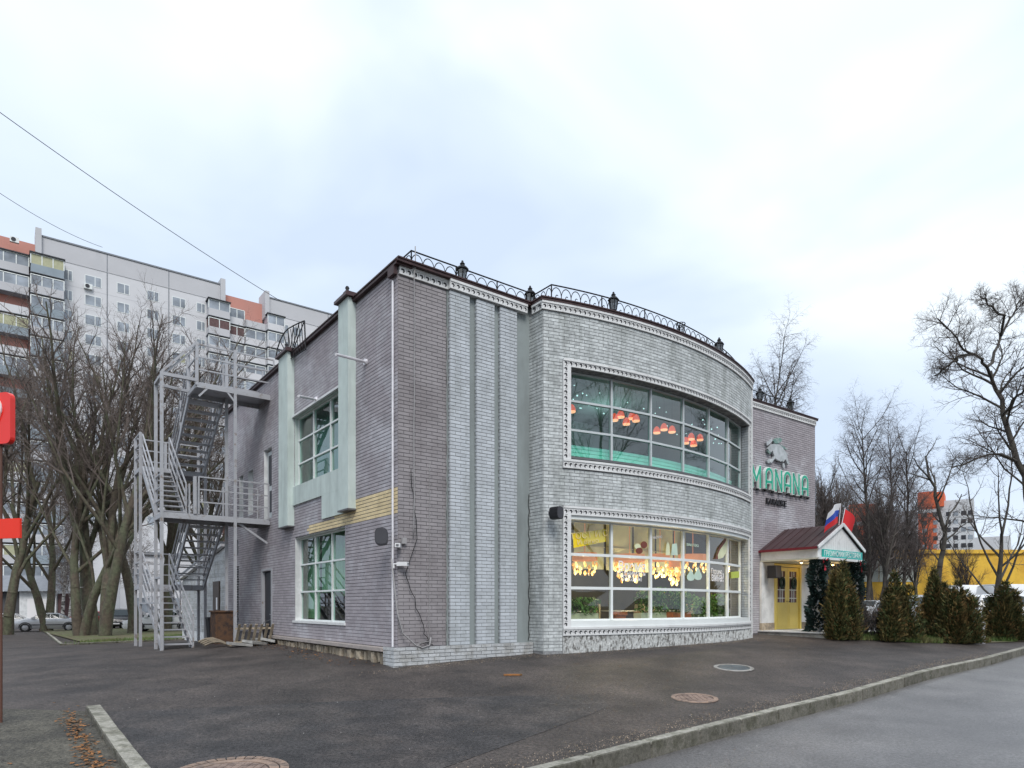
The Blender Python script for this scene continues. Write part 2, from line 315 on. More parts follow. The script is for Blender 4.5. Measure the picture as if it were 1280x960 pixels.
def text_mesh(s, size, extrude=.01, xs=1.0, align='CENTER', bold=0.0, shear=0):
    cu = bpy.data.curves.new('t', 'FONT'); cu.body = s; cu.size = size; cu.extrude = extrude; cu.align_x = align; cu.offset = bold; cu.shear = shear; cu.resolution_u = 3
    o = bpy.data.objects.new('t', cu); col.objects.link(o)
    me = bpy.data.meshes.new_from_object(o.evaluated_get(bpy.context.evaluated_depsgraph_get()))
    bpy.data.objects.remove(o); bpy.data.curves.remove(cu)
    me.transform(Matrix.Rotation(math.pi/2, 4, 'X') @ Matrix.Diagonal((xs, 1, 1, 1)))     # reads along +x, faces -y
    me.materials.clear(); return me

M('grit', (.30,.24,.18), island=.5, var=0)

# ------------------------------------------------------------------ ground sheets
def sheet(name, poly, step, dz, mat, kind='structure', skirt=0):
    """convex world polygon (counter-clockwise), gridded, laid on the terrain"""
    if sum(poly[i-1][0]*poly[i][1]-poly[i][0]*poly[i-1][1] for i in range(len(poly))) < 0: poly = poly[::-1]
    xs = [p[0] for p in poly]; ys = [p[1] for p in poly]
    x0, x1, y0, y1 = min(xs), max(xs), min(ys), max(ys)
    nx = max(2, int((x1-x0)/step)+1); ny = max(2, int((y1-y0)/step)+1)
    X, Y = np.meshgrid(np.linspace(x0, x1, nx), np.linspace(y0, y1, ny))
    V = np.c_[X.ravel(), Y.ravel(), np.zeros(X.size)]
    I = np.arange(nx*ny).reshape(ny, nx)
    Q = np.c_[I[:-1,:-1].ravel(), I[:-1,1:].ravel(), I[1:,1:].ravel(), I[1:,:-1].ravel()]
    me = npmesh(name, V, Q); bm = bmesh.new(); bm.from_mesh(me)
    n = len(poly)
    for i in range(n):
        p = Vector((*poly[i][:2], 0)); q = Vector((*poly[(i+1)%n][:2], 0)); d = q - p
        if d.length < 1e-6: continue
        nrm = Vector((d.y, -d.x, 0)).normalized()
        bmesh.ops.bisect_plane(bm, geom=bm.verts[:]+bm.edges[:]+bm.faces[:], plane_co=p, plane_no=nrm, clear_outer=True, dist=1e-5)
    co = np.array([v.co[:2] for v in bm.verts]); zz = G(co[:,0], co[:,1]) + dz
    for v, z in zip(bm.verts, zz): v.co.z = z
    bm.to_mesh(me); bm.free(); me.update()
    for p in me.polygons: p.use_smooth = True
    return tag(link(name, me, mat), None, kind=kind)
KD = Vector((.752, .658)).normalized(); KN = Vector((KD.y, -KD.x)); K0 = Vector((.875, 7.17))
def kp(s, off=0): p = K0 + KD * s + KN * off; return (p.x, p.y)
# base ground to the horizon
gm = MB(); rings = [0, 20, 45, 70, 100, 140, 220, 400, 900, 2000]; na = 48
gm.v.append((0, 0, -1.1))
for r in rings[1:]:
    for k in range(na):
        t = 2*math.pi*k/na; x, y = r*math.cos(t), r*math.sin(t); gm.v.append((x, y, g1(x, y) - 1.0 if r < 150 else -.6))
for k in range(na): gm.f.append((0, 1+k, 1+(k+1)%na))
for i in range(len(rings)-2):
    for k in range(na): gm.f.append((1+i*na+k, 1+(i+1)*na+k, 1+(i+1)*na+(k+1)%na, 1+i*na+(k+1)%na))
tag(gm.build('ground', 'earth', smooth=True), None, kind='structure')
apron = [kp(-22), kp(60), (38, 75), (-75, 75), (-75, -6)]
sheet('forecourt', apron, .6, 0, 'asphalt')
sheet('road', [kp(-30, .0), kp(-30, 45), kp(75, 45), kp(75, 0)], .8, -.15, 'road')
# left footway of older asphalt, behind its own kerb stub
KL0 = ghit(107, 884, .06); KL1 = ghit(158, 960, .06); kld = (KL1 - KL0); kld.z = 0; kld.normalize()
lf = [(KL0.x, KL0.y), (KL0.x - 14, KL0.y + 2.2), (KL0.x - 14, KL0.y - 9), (KL0.x + kld.x*6.6, KL0.y + kld.y*6.6)]
sheet('footway', lf, .5, .004, 'asphalt_old')
nf = [(KL0.x+.1, KL0.y-.1), (KL0.x + kld.x*6.5, KL0.y + kld.y*6.5), kp(-3.9, -.15), kp(1.0, -.15), (KL0.x+7.6, KL0.y+1.1)]
sheet('asphalt_patch', nf, .5, .004, 'asphalt_new')

# kerbs: one stone mesh shared, each stone an object
def kerb_run(name, pts, label, width=.17, top=.0, depth=.32, side=-1, gap=.013, mat='kerb_concrete'):
    root = bpy.data.objects.new(name, None); col.objects.link(root); tag(root, None, kind='structure')
    b = MB(); b.box(-.5+gap, .5-gap, 0, width, -depth, 0); tmpl = b.build('kerb_stone', mat)
    bm = bmesh.new(); bm.from_mesh(tmpl.data); bmesh.ops.bevel(bm, geom=bm.edges[:], offset=.012, segments=1, affect='EDGES'); bm.to_mesh(tmpl.data); bm.free()
    tmpl.data.materials.append(MAT['kerb_grime_shade'])
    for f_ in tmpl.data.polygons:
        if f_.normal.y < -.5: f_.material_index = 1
    first = True
    for i in range(len(pts)-1):
        p = Vector(pts[i]); q = Vector(pts[i+1]); d = q - p
        o = tmpl if first else tmpl.copy()
        if not first: col.objects.link(o)
        first = False
        o.parent = root
        z = [g1(*p), g1(*q)]; L = d.length
        o.location = ((p.x+q.x)/2, (p.y+q.y)/2, (z[0]+z[1])/2 + top + random.uniform(-.004, .004))
        o.rotation_euler = (random.uniform(-.012,.012), -math.atan2(z[1]-z[0], L) + random.uniform(-.004,.004), math.atan2(d.y, d.x) + random.uniform(-.006,.006)); o.scale = (L, 1, 1)
    return root
run = [kp(s) for s in np.arange(-8, 44, 1.0)]
kerb_run('street_kerb', run, '', top=.04)
kerb_run('footway_kerb', [(KL0.x+kld.x*t, KL0.y+kld.y*t) for t in np.arange(0, 7)], '', width=.19, top=.085, mat='kerb_concrete')
# left lawn plot with trees, its kerb
LA = ghit(75, 807); LB = ghit(168, 803); ld = (LB-LA); ld.z = 0; ld.normalize()
LC = LA + ld*14; LE = ghit(57, 792)
lawn = [(LA.x, LA.y), (LC.x, LC.y), (LC.x+2, LC.y+22), (LE.x-8, LE.y+10), (LE.x, LE.y)]
sheet('lawn', lawn, .5, .05, 'soil')
kerb_run('lawn_kerb', [(LA.x+ld.x*t, LA.y+ld.y*t) for t in np.arange(0, 13)], '', width=.12, top=.08, depth=.3)
le = Vector((LE.x-LA.x, LE.y-LA.y)); nle = int(le.length); 
kerb_run('lawn_side_kerb', [(LE.x-le.x*t/nle, LE.y-le.y*t/nle) for t in range(nle+1)], '', width=.12, top=.08, depth=.3)
# planting bed at the right
B1 = ghit(1030, 797); B2 = ghit(1110, 800.5); B3 = ghit(1213, 805.0); B4 = ghit(1300, 801)
bed = [(B1.x, B1.y), (B2.x, B2.y), (B3.x, B3.y), (B4.x, B4.y), (B4.x+2, B4.y+4.5), (B1.x+2.5, B1.y+5.5)]
bed = [bed[0], bed[1], bed[2], bed[3], bed[4], bed[5]]
sheet('planting_bed', bed, .5, .02, 'soil')
def blades(name, spots, n, hgt, rad, mat, label, kindcat='grass', dz=.0):
    V = []; Fc = []
    for i in range(n):
        sx, sy, sr = random.choice(spots); t = random.random()*6.283; r = sr*math.sqrt(random.random())
        x, y = sx + r*math.cos(t), sy + r*math.sin(t); z = g1(x, y) + dz; hh = hgt*random.uniform(.5, 1.2); t = random.random()*6.28; w = rad*random.uniform(.6,1.3)
        dx, dy = math.cos(t)*w, math.sin(t)*w; lx, ly = random.uniform(-.5,.5)*hh, random.uniform(-.5,.5)*hh
        o = len(V); V += [(x-dx,y-dy,z), (x+dx,y+dy,z), (x+lx,y+ly,z+hh)]; Fc.append((o,o+1,o+2))
    me = npmesh(name, V, Fc, 3); return tag(link(name, me, mat), label, kindcat, kind='stuff')
gs = []
for k in range(60):
    t = random.random(); s = random.random(); p = LA + ld*(t*13); gs.append((p.x + s*1.0, p.y + .5 + s*7.0, .9))
blades('grass_lawn', gs, 9000, .12, .012, 'grass', 'patchy short grass on the lawn under the bare trees', dz=.05)
gs = []
for u, v, r in [(1078,799,.5),(1145,803.5,.45),(1165,804,.4),(1085,800.5,.4),(1140,801,.7),(1165,801.5,.7),(1200,803,.5),(1150,799,.9),(1240,801,.8),(1225,803,.4),(1090,797,.6)]:
    p = ghit(u, v); gs.append((p.x, p.y+.2, r))
blades('grass_bed', gs, 8000, .17, .010, 'grass', 'green grass between the brown evergreen shrubs', dz=.02)
# small litter
def litter(name, spots, n, size, mat, label, cat='leaves'):
    V = []; Fc = []
    for i in range(n):
        sx, sy, rx, ry, an = random.choice(spots); a = random.gauss(0, rx); b = random.gauss(0, ry)
        x = sx + a*math.cos(an) - b*math.sin(an); y = sy + a*math.sin(an) + b*math.cos(an); z = g1(x, y) + .012
        t = random.random()*6.28; s = size*random.uniform(.5, 1.3); o = len(V)
        for k, (i1, j1) in enumerate([(-1,0),(0,-.6),(1,0),(0,.6)]):
            V.append((x+s*(i1*math.cos(t)-j1*math.sin(t)), y+s*(i1*math.sin(t)+j1*math.cos(t)), z+random.uniform(0,.018)))
        Fc.append((o,o+1,o+2,o+3))
    me = npmesh(name, V, Fc, 4); return tag(link(name, me, mat), label, cat, kind='stuff')
ka = math.atan2(kld.y, kld.x)
lsp = [(KL0.x+kld.x*t-.18*1, KL0.y+kld.y*t-.12, .5, .07, ka) for t in np.arange(.4, 5.5, .5)] + [(KL0.x-1.5, KL0.y-1.5, 2.0, 1.2, ka)]
litter('leaf_litter', lsp, 520, .03, 'leaf_litter', 'drift of orange fallen leaves along the footway kerb')
lsp = [(*W(-.55, b, 0)[:2], .5, .25, ROT+math.pi/2) for b in np.arange(1, 9, .8)]
litter('wall_leaf_litter', lsp, 260, .03, 'leaf_litter', 'scattered dry leaves on the asphalt below the rubble plinth')
lsp = [(*ghit(u, v)[:2], 2.2, 1.6, 0) for u, v in [(250,880),(450,900),(760,900),(600,870),(170,850),(950,860)]]
litter('pavement_flecks', lsp, 200, .008, 'concrete', 'pale specks of litter scattered over the dark forecourt')

def Parc_y(a): return 11.6 - math.sqrt(max(1, 12.65**2-(a-7.036)**2))
# manhole covers
def manhole(u, v, rad, label, mats, kind):
    p = ghit(u, v); t = thing('manhole_cover', label, 'manhole', p)
    e = 1.6; nx = (g1(p.x+e, p.y)-g1(p.x-e, p.y))/(2*e); ny = (g1(p.x, p.y+e)-g1(p.x, p.y-e))/(2*e)
    t.rotation_euler = Vector((0, -ny, 1)).to_track_quat('Z', 'Y').to_euler()
    m = MB(); m.lathe([(rad*.80,.004),(rad*.80,.016),(rad*.99,.016),(rad,.004)], 40); m.build('ring', mats[1], t)
    lid = MB(); lid.lathe([(0,.012),(rad*.76,.012),(rad*.785,.005)], 40); l = lid.build('lid', mats[0], t)
    if kind == 'tread':
        k = MB(); n = 7; st = rad*1.5/n
        for i in range(n+1):
            for j in range(n+1):
                x = (i-n/2)*st; y = (j-n/2)*st
                if x*x+y*y < (rad*.68)**2: k.box(x-st*.38, x+st*.38, y-st*.38, y+st*.38, .010, .020)
        k.build('tread', mats[0], l)
    if kind == 'setts':
        n = 34
        for i in range(n):
            a0 = 2*math.pi*(i+.08)/n; a1 = 2*math.pi*(i+.92)/n; b = MB(); P_ = lambda r, a, z: (r*math.cos(a), r*math.sin(a), z)
            b.add([P_(rad*1.02,a0,0),P_(rad*1.2,a0,0),P_(rad*1.2,a1,0),P_(rad*1.02,a1,0),P_(rad*1.02,a0,.02),P_(rad*1.2,a0,.02),P_(rad*1.2,a1,.02),P_(rad*1.02,a1,.02)],
                  [(4,5,6,7),(0,1,5,4),(1,2,6,5),(2,3,7,6),(3,0,4,7)]); b.build('sett', mats[1], t)
        x = -rad*.7
        k = MB(); w = rad*.16
        for i in range(9):
            for j in range(9):
                xx = (i-4)*w; yy = (j-4)*w
                if xx*xx+yy*yy < (rad*.68)**2: k.box(xx-w*.46, xx+w*.46, yy-w*.46, yy+w*.46, .008, .018)
        k.build('tread', mats[0], l)
manhole(868, 873, .37, 'rusty cast iron manhole cover in the forecourt near the street kerb', ('iron_cover', 'cover_ring_rust'), 'tread')
manhole(917, 835, .40, 'blue grey manhole cover with pale ring in front of the curved window', ('iron_cover_blue', 'cover_ring'), 'plain')
manhole(287, 966, .47, 'large reddish manhole cover ringed by small setts', ('iron_cover', 'cover_ring_rust'), 'setts')
kang = math.atan2(KD.y, KD.x)
litter('kerb_grit', [(*kp(t, -.35), .6, .13, kang) for t in np.arange(-6, 16, .8)], 5200, .0075, 'grit', 'thin band of pale grit along the street kerb', 'grit')
litter('wall_grit', [(*W(a, -.55 if a < 3.2 else Parc_y(a)-.3, 0)[:2], .5, .12, ROT) for a in np.arange(-.2, 12, .7)], 2600, .008, 'grit', 'pale grit gathered at the foot of the front wall', 'grit')
p = ghit(641, 844.5); o = MB().box(-.17, .17, -.04, .04, .004, .03).build('wooden_offcut', 'sticker_cream'); o.location = p; o.rotation_euler = (0,0,.1)
tag(o, 'short pale wooden offcut lying on the dark asphalt', 'wood'); o.data.materials[0] = MAT['leaf_litter']

# ------------------------------------------------------------------ restaurant building: frames of reference
BLD = thing('restaurant_building', 'two storey grey painted brick restaurant with curved front windows', 'building', (CO[0], CO[1], 0), ROT)
CA, CB, RR = 7.036, 11.6, 12.65
A0, A1 = 3.35, 12.05                                        # ends of the bowed front
TH0, TH1 = math.asin((A0-CA)/RR), math.asin((A1-CA)/RR)
def Pl(s, d, z): return (-d, s, z)
def Pf(s, d, z): return (s, -d, z)
def Parc(s, d, z): t = s/RR; return (CA+(RR+d)*math.sin(t), CB-(RR+d)*math.cos(t), z)
BM = 1.03
def Pm(s, d, z): return (s, BM-d, z)
YA0 = Parc(RR*TH0, 0, 0)[1]; YA1 = Parc(RR*TH1, 0, 0)[1]
def Pr(s, d, z): return (A0-d, s, z)                         # return wall of the bow, faces left
def as_(a): return RR*math.asin((a-CA)/RR)                   # a-coordinate -> arc length
ZT = 8.28                                                    # underside of the white frieze
def backing(P, s0, s1, z0, z1, holes, mat, parent, n=1, d=0.0):
    S = sorted(set([s0, s1] + [h[0] for h in holes] + [h[1] for h in holes])); Z = sorted(set([z0, z1] + [h[2] for h in holes] + [h[3] for h in holes]))
    m = MB()
    for i in range(len(S)-1):
        for j in range(len(Z)-1):
            sc, zc = (S[i]+S[i+1])/2, (Z[j]+Z[j+1])/2
            if sc < s0 or sc > s1 or zc < z0 or zc > z1: continue
            if any(h[0] < sc < h[1] and h[2] < zc < h[3] for h in holes): continue
            k = max(1, int(math.ceil((S[i+1]-S[i])*n)))
            for q in range(k):
                a = S[i]+(S[i+1]-S[i])*q/k; b = S[i]+(S[i+1]-S[i])*(q+1)/k
                m.add([P(a,d,Z[j]), P(b,d,Z[j]), P(b,d,Z[j+1]), P(a,d,Z[j+1])], [(0,1,2,3)])
    return m.build('wall', mat, parent)
BR = []          # (P, s0, s1, z, depth, mat, wall, rot or None)
CH = .075; BLn = .26
def bricks(P, s0, s1, z0, z1, holes, mat, wall, rot=None, off=0.0, zmats=None, depth=.007, skip=0.0, jit=.0015):
    k = 0; z = z0
    while z + CH <= z1 + .02:
        zc = z + CH/2; iv = [(s0, s1)]
        for h in holes:
            if h[2] < zc < h[3]:
                nv = []
                for a, b in iv:
                    if h[1] <= a or h[0] >= b: nv.append((a, b)); continue
                    if h[0] > a: nv.append((a, h[0]))
                    if h[1] < b: nv.append((h[1], b))
                iv = nv
        ph = off + (BLn/2 if k % 2 else 0)
        for a, b in iv:
            i0 = math.floor((a-ph)/BLn)
            while ph + i0*BLn < b:
                p = max(a, ph+i0*BLn); q = min(b, ph+(i0+1)*BLn); i0 += 1
                if q - p < .03: continue
                if skip and random.random() < skip: continue
                mm = mat
                if zmats:
                    for (zs0, zs1, ss0, ss1, m2) in zmats:
                        if zs0 <= zc < zs1 and ss0 <= (p+q)/2 < ss1: mm = m2
                BR.append((P, p, q, z, depth + random.uniform(-jit, jit), mm, wall, rot))
        z += CH; k += 1
# --- left facade
GB = 13.25
LWIN = (2.62, 5.98, 1.25, 3.47); UWIN = (2.6, 6.02, 4.86, 6.74); DOOR = (8.0, 8.95, .62, 2.70)
UDOOR = (8.0, 8.75, 4.25, 6.35); NW1 = (9.9, 10.45, 4.6, 6.0); VENT = (11.55, 12.15, .95, 3.0); VENT2 = (11.6, 12.05, 3.35, 3.85); NW2=(11.0,11.5,4.6,6.0)
lh = [LWIN, UWIN, DOOR, UDOOR, NW1, NW2, VENT, VENT2]
SPAN = (2.52, 6.25, 3.95, 4.86)                                # mint spandrel
wl_left = backing(Pl, 0, GB, .2, ZT+.2, lh, 'joint', BLD); tag(wl_left, 'mauve grey painted brick side wall')
bricks(Pl, .0, GB, .80, ZT+.15, lh, 'brick_mauve', wl_left, rot=-math.pi/2,
       zmats=[(3.47,3.99,.0,3.3,'brick_yellow'),(3.47,3.76,3.3,5.0,'brick_yellow')])
# --- front: taupe bay, pale pilasters, grey strips
wl_front = backing(Pf, 0, 1.13, .2, ZT+.2, [], 'joint', BLD); tag(wl_front, 'taupe painted brick bay beside the corner')
bricks(Pf, 0, 1.13, .82, ZT, [], 'brick_taupe', wl_front, rot=0)
PD = .10
strip = backing(Pf, 1.13, A0, .2, ZT+.2, [], 'grey_render', BLD, d=.012); tag(strip, 'smooth grey rendered strip between the pale pilasters')
for (s0, s1) in [(1.17, 1.66), (1.84, 2.31), (2.47, 2.93)]:
    w = MB().pbox(Pf, s0, s1, .015, PD-.012, .78, ZT+.02).build('pilaster', 'joint_pale', BLD); tag(w, 'pale grey painted brick pilaster')
    Pp = lambda s, d, z: (s, -(PD-.012)-d, z)
    bricks(Pp, s0, s1, .82, ZT, [], 'brick_pale', w, rot=0, off=s0)
    Pside = lambda s, d, z, s0=s0: (s0-d, s, z)
    bricks(Pside, -(PD-.0), -.015, .82, ZT, [], 'brick_pale', w, off=-.3)
# --- bow: left return and bowed front
wl_ret = backing(Pr, YA0, .0, .2, ZT+.2, [], 'joint_pale', BLD)
bricks(Pr, YA0+.0, .0, .62, ZT, [], 'brick_bulge', wl_ret, off=YA0)
S0, S1 = RR*TH0, RR*TH1
FO = (as_(3.81), as_(11.78)); FI = (as_(4.0), as_(11.6))       # decorated frame, outer and inner
UZ = (4.77, 7.24, 4.97, 7.07); LZ = (.97, 3.91, 1.16, 3.71)
ah = [(FI[0], FI[1], UZ[2], UZ[3]), (FI[0], FI[1], LZ[2], LZ[3])]
wl_bow = backing(Parc, S0, S1, .2, ZT+.2, ah, 'joint_pale', BLD, n=3); tag(wl_bow, 'bowed wall of weathered grey painted brick')
fh = [(FO[0], FO[1], UZ[0], UZ[1]), (FO[0], FO[1], LZ[0], LZ[1])]
bricks(Parc, S0, S1, .62, ZT, fh + [(FO[0], S1+1, 0, LZ[0])], 'brick_bulge', wl_bow, off=S0, jit=.003)
base = MB()
nb = 300; nzb = 9
for i in range(nb+1):
    s = FO[0] + (S1-FO[0])*i/nb
    for j in range(nzb+1):
        base.v.append(Parc(s, .012 + (.012 if i%4 in (0,1) else -.004) + random.uniform(-.009, .012), .45 + (.965-.45)*j/nzb))
for i in range(nb):
    for j in range(nzb): o = i*(nzb+1)+j; base.f.append((o, o+nzb+1, o+nzb+2, o+1))
tag(base.build('bow_base', 'rough_render', BLD), 'crumbling roughcast base under the bowed window')
# right return of the bow and the sign wall
MB().add([Parc(S1,0,.2), (A1, BM, .2), (A1, BM, ZT+.2), Parc(S1,0,ZT+.2)], [(0,1,2,3)]).build('wall', 'joint_pale', BLD)
MB().pbox(Parc, S1-.07, S1+.02, .0, .03, .5, ZT).build('edge_strip', 'white_trim', BLD)
AR = 17.62
wl_sign = backing(Pm, A1, AR, .2, ZT+.2, [(14.85,16.36,.6,2.98)], 'joint', BLD); tag(wl_sign, 'mauve grey painted brick wall carrying the sign')
bricks(Pm, A1, AR, .72, ZT, [(14.85,16.36,.6,2.98)], 'brick_mauve', wl_sign, rot=0)
Pe = lambda s, d, z: (AR+d, s, z)
MB().add([(AR,BM,.2),(AR,GB,.2),(AR,GB,ZT+.2),(AR,BM,ZT+.2)], [(0,1,2,3)]).build('wall', 'brick_mauve', BLD)
MB().add([(0,GB,.2),(AR,GB,.2),(AR,GB,ZT+.2),(0,GB,ZT+.2)], [(0,3,2,1)]).build('wall', 'brick_mauve', BLD)
# flat roof following the plan
plan = [(0,0),(A0,0),(A0,YA0)] + [Parc(S0+(S1-S0)*i/24,0,0)[:2] for i in range(1,25)] + [(A1,BM),(AR,BM),(AR,GB),(0,GB)]
rf = MB(); rf.v = [(x,y,ZT+.16) for x,y in plan] + [(x,y,ZT+.04) for x,y in plan]; n = len(plan)
rf.f = [tuple(range(n)), tuple(range(2*n-1, n-1, -1))]; rf.build('roof', 'roof_grey', BLD)
# --- frieze with curl motifs, coping
def frieze(P, s0, s1, z0, z1, n=1, d0=.0, d1=.045, pitch=.125, vertical=False, flip=1, name='frieze', lip=True, motif=True):
    fr = MB().pbox(P, s0, s1, d0, d1, z0, z1, n).build(name, 'white_trim', BLD)
    if lip and not vertical:
        MB().pbox(P, s0, s1, d1, d1+.018, z1-.05, z1, n).build('moulding', 'white_trim', fr)
    if motif:
        m = MB(); L = (z1-z0) if vertical else (s1-s0); k = max(1, int(L/pitch)); st = L/k; h = (s1-s0) if vertical else (z1-z0)
        c0 = [(-.15,.32),(.2,.30),(.36,.05),(.22,-.25),(-.02,-.36),(.05,-.12),(-.02,.08),(-.25,.02),(-.30,.2)]
        c1 = [(.52,.4),(.60,.34),(.62,-.2),(.55,-.1)]
        for i in range(k):
            c = (i+.5)*st; sz = min(st, h)*.95
            for cc in (c0, c1):
                pts = [(x*sz*flip, y*sz - h*.12) for x, y in cc]
                if vertical: q = [P(s0 + h*.42 + y, d1+.003, z0 + c + x) for x, y in pts]
                else: q = [P(s0 + c + x, d1+.003, z0 + h*.5 + y) for x, y in pts]
                m.add(q, [tuple(range(len(q)))])
        mo = m.build('curl_ornament', 'trim_motif', fr); mo['kind'] = 'stuff'
    return fr
FZ0, FZ1 = ZT, ZT+.19
frieze(Pf, .02, 1.14, FZ0, FZ1, d0=.0); frieze(Pf, 1.145, A0-.16, FZ0, FZ1, d0=.012, d1=PD+.04)
Pr2 = lambda s, d, z: Pr(-s, d, z)
frieze(Pr2, .15, -YA0+.02, FZ0, FZ1, d0=.0, d1=.045)
frieze(Parc, S0-.045, S1, FZ0, FZ1, n=40); frieze(Pm, A1+.05, AR, FZ0, FZ1, pitch=.12)
def deco_frame(zo0, zo1, zi0, zi1):
    frieze(Parc, FO[0], FO[1], zi1, zo1, n=36, flip=1, name='window_surround')
    frieze(Parc, FO[0], FO[1], zo0, zi0, n=36, flip=-1, name='window_surround')
    frieze(Parc, FO[0], FI[0], zi0, zi1, n=1, vertical=True, name='window_surround')
    frieze(Parc, FI[1], FO[1], zi0, zi1, n=1, vertical=True, name='window_surround')
deco_frame(*UZ); deco_frame(*LZ)
def coping(P, s0, s1, d0, d1, n, z0=FZ1, z1=FZ1+.085):
    m = MB().pbox(P, s0, s1, d0, d1, z0, z1-.03, n).pbox(P, s0, s1, d0, d1+.02, z1-.028, z1, n)
    return m.build('coping', 'coping_metal', BLD)
coping(Pf, -.08, A0-.08, -.30, PD+.06, 8); coping(Pr2, -.05, -YA0+.05, -.3, .07, 2); coping(Parc, S0-.07, S1+.05, -.30, .07, 40); coping(Pm, A1+.07, AR+.1, -.3, .07, 6)
coping(Pl, -.10, GB, -.28, .09, 1, z0=ZT+.15, z1=ZT+.24)
MB().pbox(Pl, -.02, .25, .02, .10, ZT-.02, ZT+.15).build('eave_flare', 'coping_metal', BLD)
# --- plinths
Ppl = lambda s, d, z: (s, -.16-d, z)
plf = MB().pbox(Pf, -.16, A0-.02, .002, .155, .2, .80).build('plinth', 'joint_pale', BLD); tag(plf, 'white painted brick plinth wrapping the corner')
bricks(Ppl, -.17, A0-.02, .30, .82, [], 'brick_plinth', plf, rot=0, off=-.17, depth=.010, jit=.004)
pll = MB().pbox(Pl, -.15, .30, .002, .155, .2, .80).build('plinth', 'joint_pale', BLD)
Ppl2 = lambda s, d, z: (-.16-d, s, z)
bricks(Ppl2, -.17, .31, .30, .82, [], 'brick_plinth', pll, rot=-math.pi/2, off=-.17, depth=.010, jit=.004)
led = MB().pbox(Pl, .32, 7.7, .0, .20, .72, .79, 8).build('plinth', 'ledge', BLD); tag(led, 'stone ledge over the exposed rubble footing')
MB().pbox(Pl, .32, 7.75, .002, .06, .2, .72).build('footing', 'joint', BLD)
s = .34; random.seed(11)
while s < 7.6:
    w = random.uniform(.13, .30); top = .71; bot = gab(-.1, s) - .05
    if random.random() < .12: s += .06
    hh = random.uniform(.75, 1.0); zt = top - random.uniform(0, .03); zb = max(bot, zt - (top-bot)*hh)
    d = random.uniform(.10, .17); c = .02
    b = MB(); j = lambda: random.uniform(-.015, .015)
    b.add([Pl(s+j(),.05,zb), Pl(s+w-.015+j(),.05,zb), Pl(s+w-.015+j(),.05,zt), Pl(s+j(),.05,zt),
           Pl(s+c+j(),d+j(),zb+c+j()), Pl(s+w-.015-c+j(),d+j(),zb+c+j()), Pl(s+w-.015-c+j(),d+j(),zt-c+j()), Pl(s+c+j(),d+j(),zt-c+j())],
          [(4,5,6,7),(0,1,5,4),(1,2,6,5),(2,3,7,6),(3,0,4,7)])
    b.build('rubble_stone', 'stone', led); s += w
# --- choose the nearest bricks as separate pieces, the rest joined per wall and colour
def emit_bricks():
    full = []
    for i, r in enumerate(BR):
        if r[7] is None or r[2]-r[1] < BLn-.003: continue
        p = r[0]((r[1]+r[2])/2, .02, r[3]); w = W(p[0], p[1], p[2]); vis = 1.0
        full.append(((w - Vector((0,0,CAMZ))).length, i))
    full.sort(); single = set(i for _, i in full[:298])
    b = MB(); g = .0055; t = .007; c = .002; L2 = BLn/2-g; H2 = CH/2-g
    b.add([(-L2,0,-H2),(L2,0,-H2),(L2,0,H2),(-L2,0,H2),(-L2+c,-t,-H2+c),(L2-c,-t,-H2+c),(L2-c,-t,H2-c),(-L2+c,-t,H2-c)], [(4,5,6,7),(0,1,5,4),(1,2,6,5),(2,3,7,6),(3,0,4,7)])
    meshes = {}
    groups = {}
    for i, (P, s0, s1, z, d, mm, wall, rot) in enumerate(BR):
        if i in single:
            if mm not in meshes:
                me = bpy.data.meshes.new('brick'); me.from_pydata(b.v, [], b.f); me.materials.append(MAT[mm]); meshes[mm] = me
            o = bpy.data.objects.new('brick', meshes[mm]); col.objects.link(o); o.parent = wall
            o.location = P((s0+s1)/2, d-.007, z+CH/2); o.rotation_euler = (random.uniform(-.02,.02), 0, rot); continue
        V, Fc = groups.setdefault((wall.name, mm), ([], [])); o = len(V); g = .0055; c = .002
        a, q, z0, z1 = s0+g, s1-g, z+g, z+CH-g
        V += [P(a,-.001,z0), P(q,-.001,z0), P(q,-.001,z1), P(a,-.001,z1), P(a+c,d,z0+c), P(q-c,d,z0+c), P(q-c,d,z1-c), P(a+c,d,z1-c)]
        Fc += [(o+4,o+5,o+6,o+7),(o,o+1,o+5,o+4),(o+1,o+2,o+6,o+5),(o+2,o+3,o+7,o+6),(o+3,o,o+4,o+7)]
    for (wn_, mm), (V, Fc) in groups.items():
        me = npmesh('brickwork', V, Fc); o = link('brickwork', me, mm, bpy.data.objects[wn_]); o['kind'] = 'stuff'

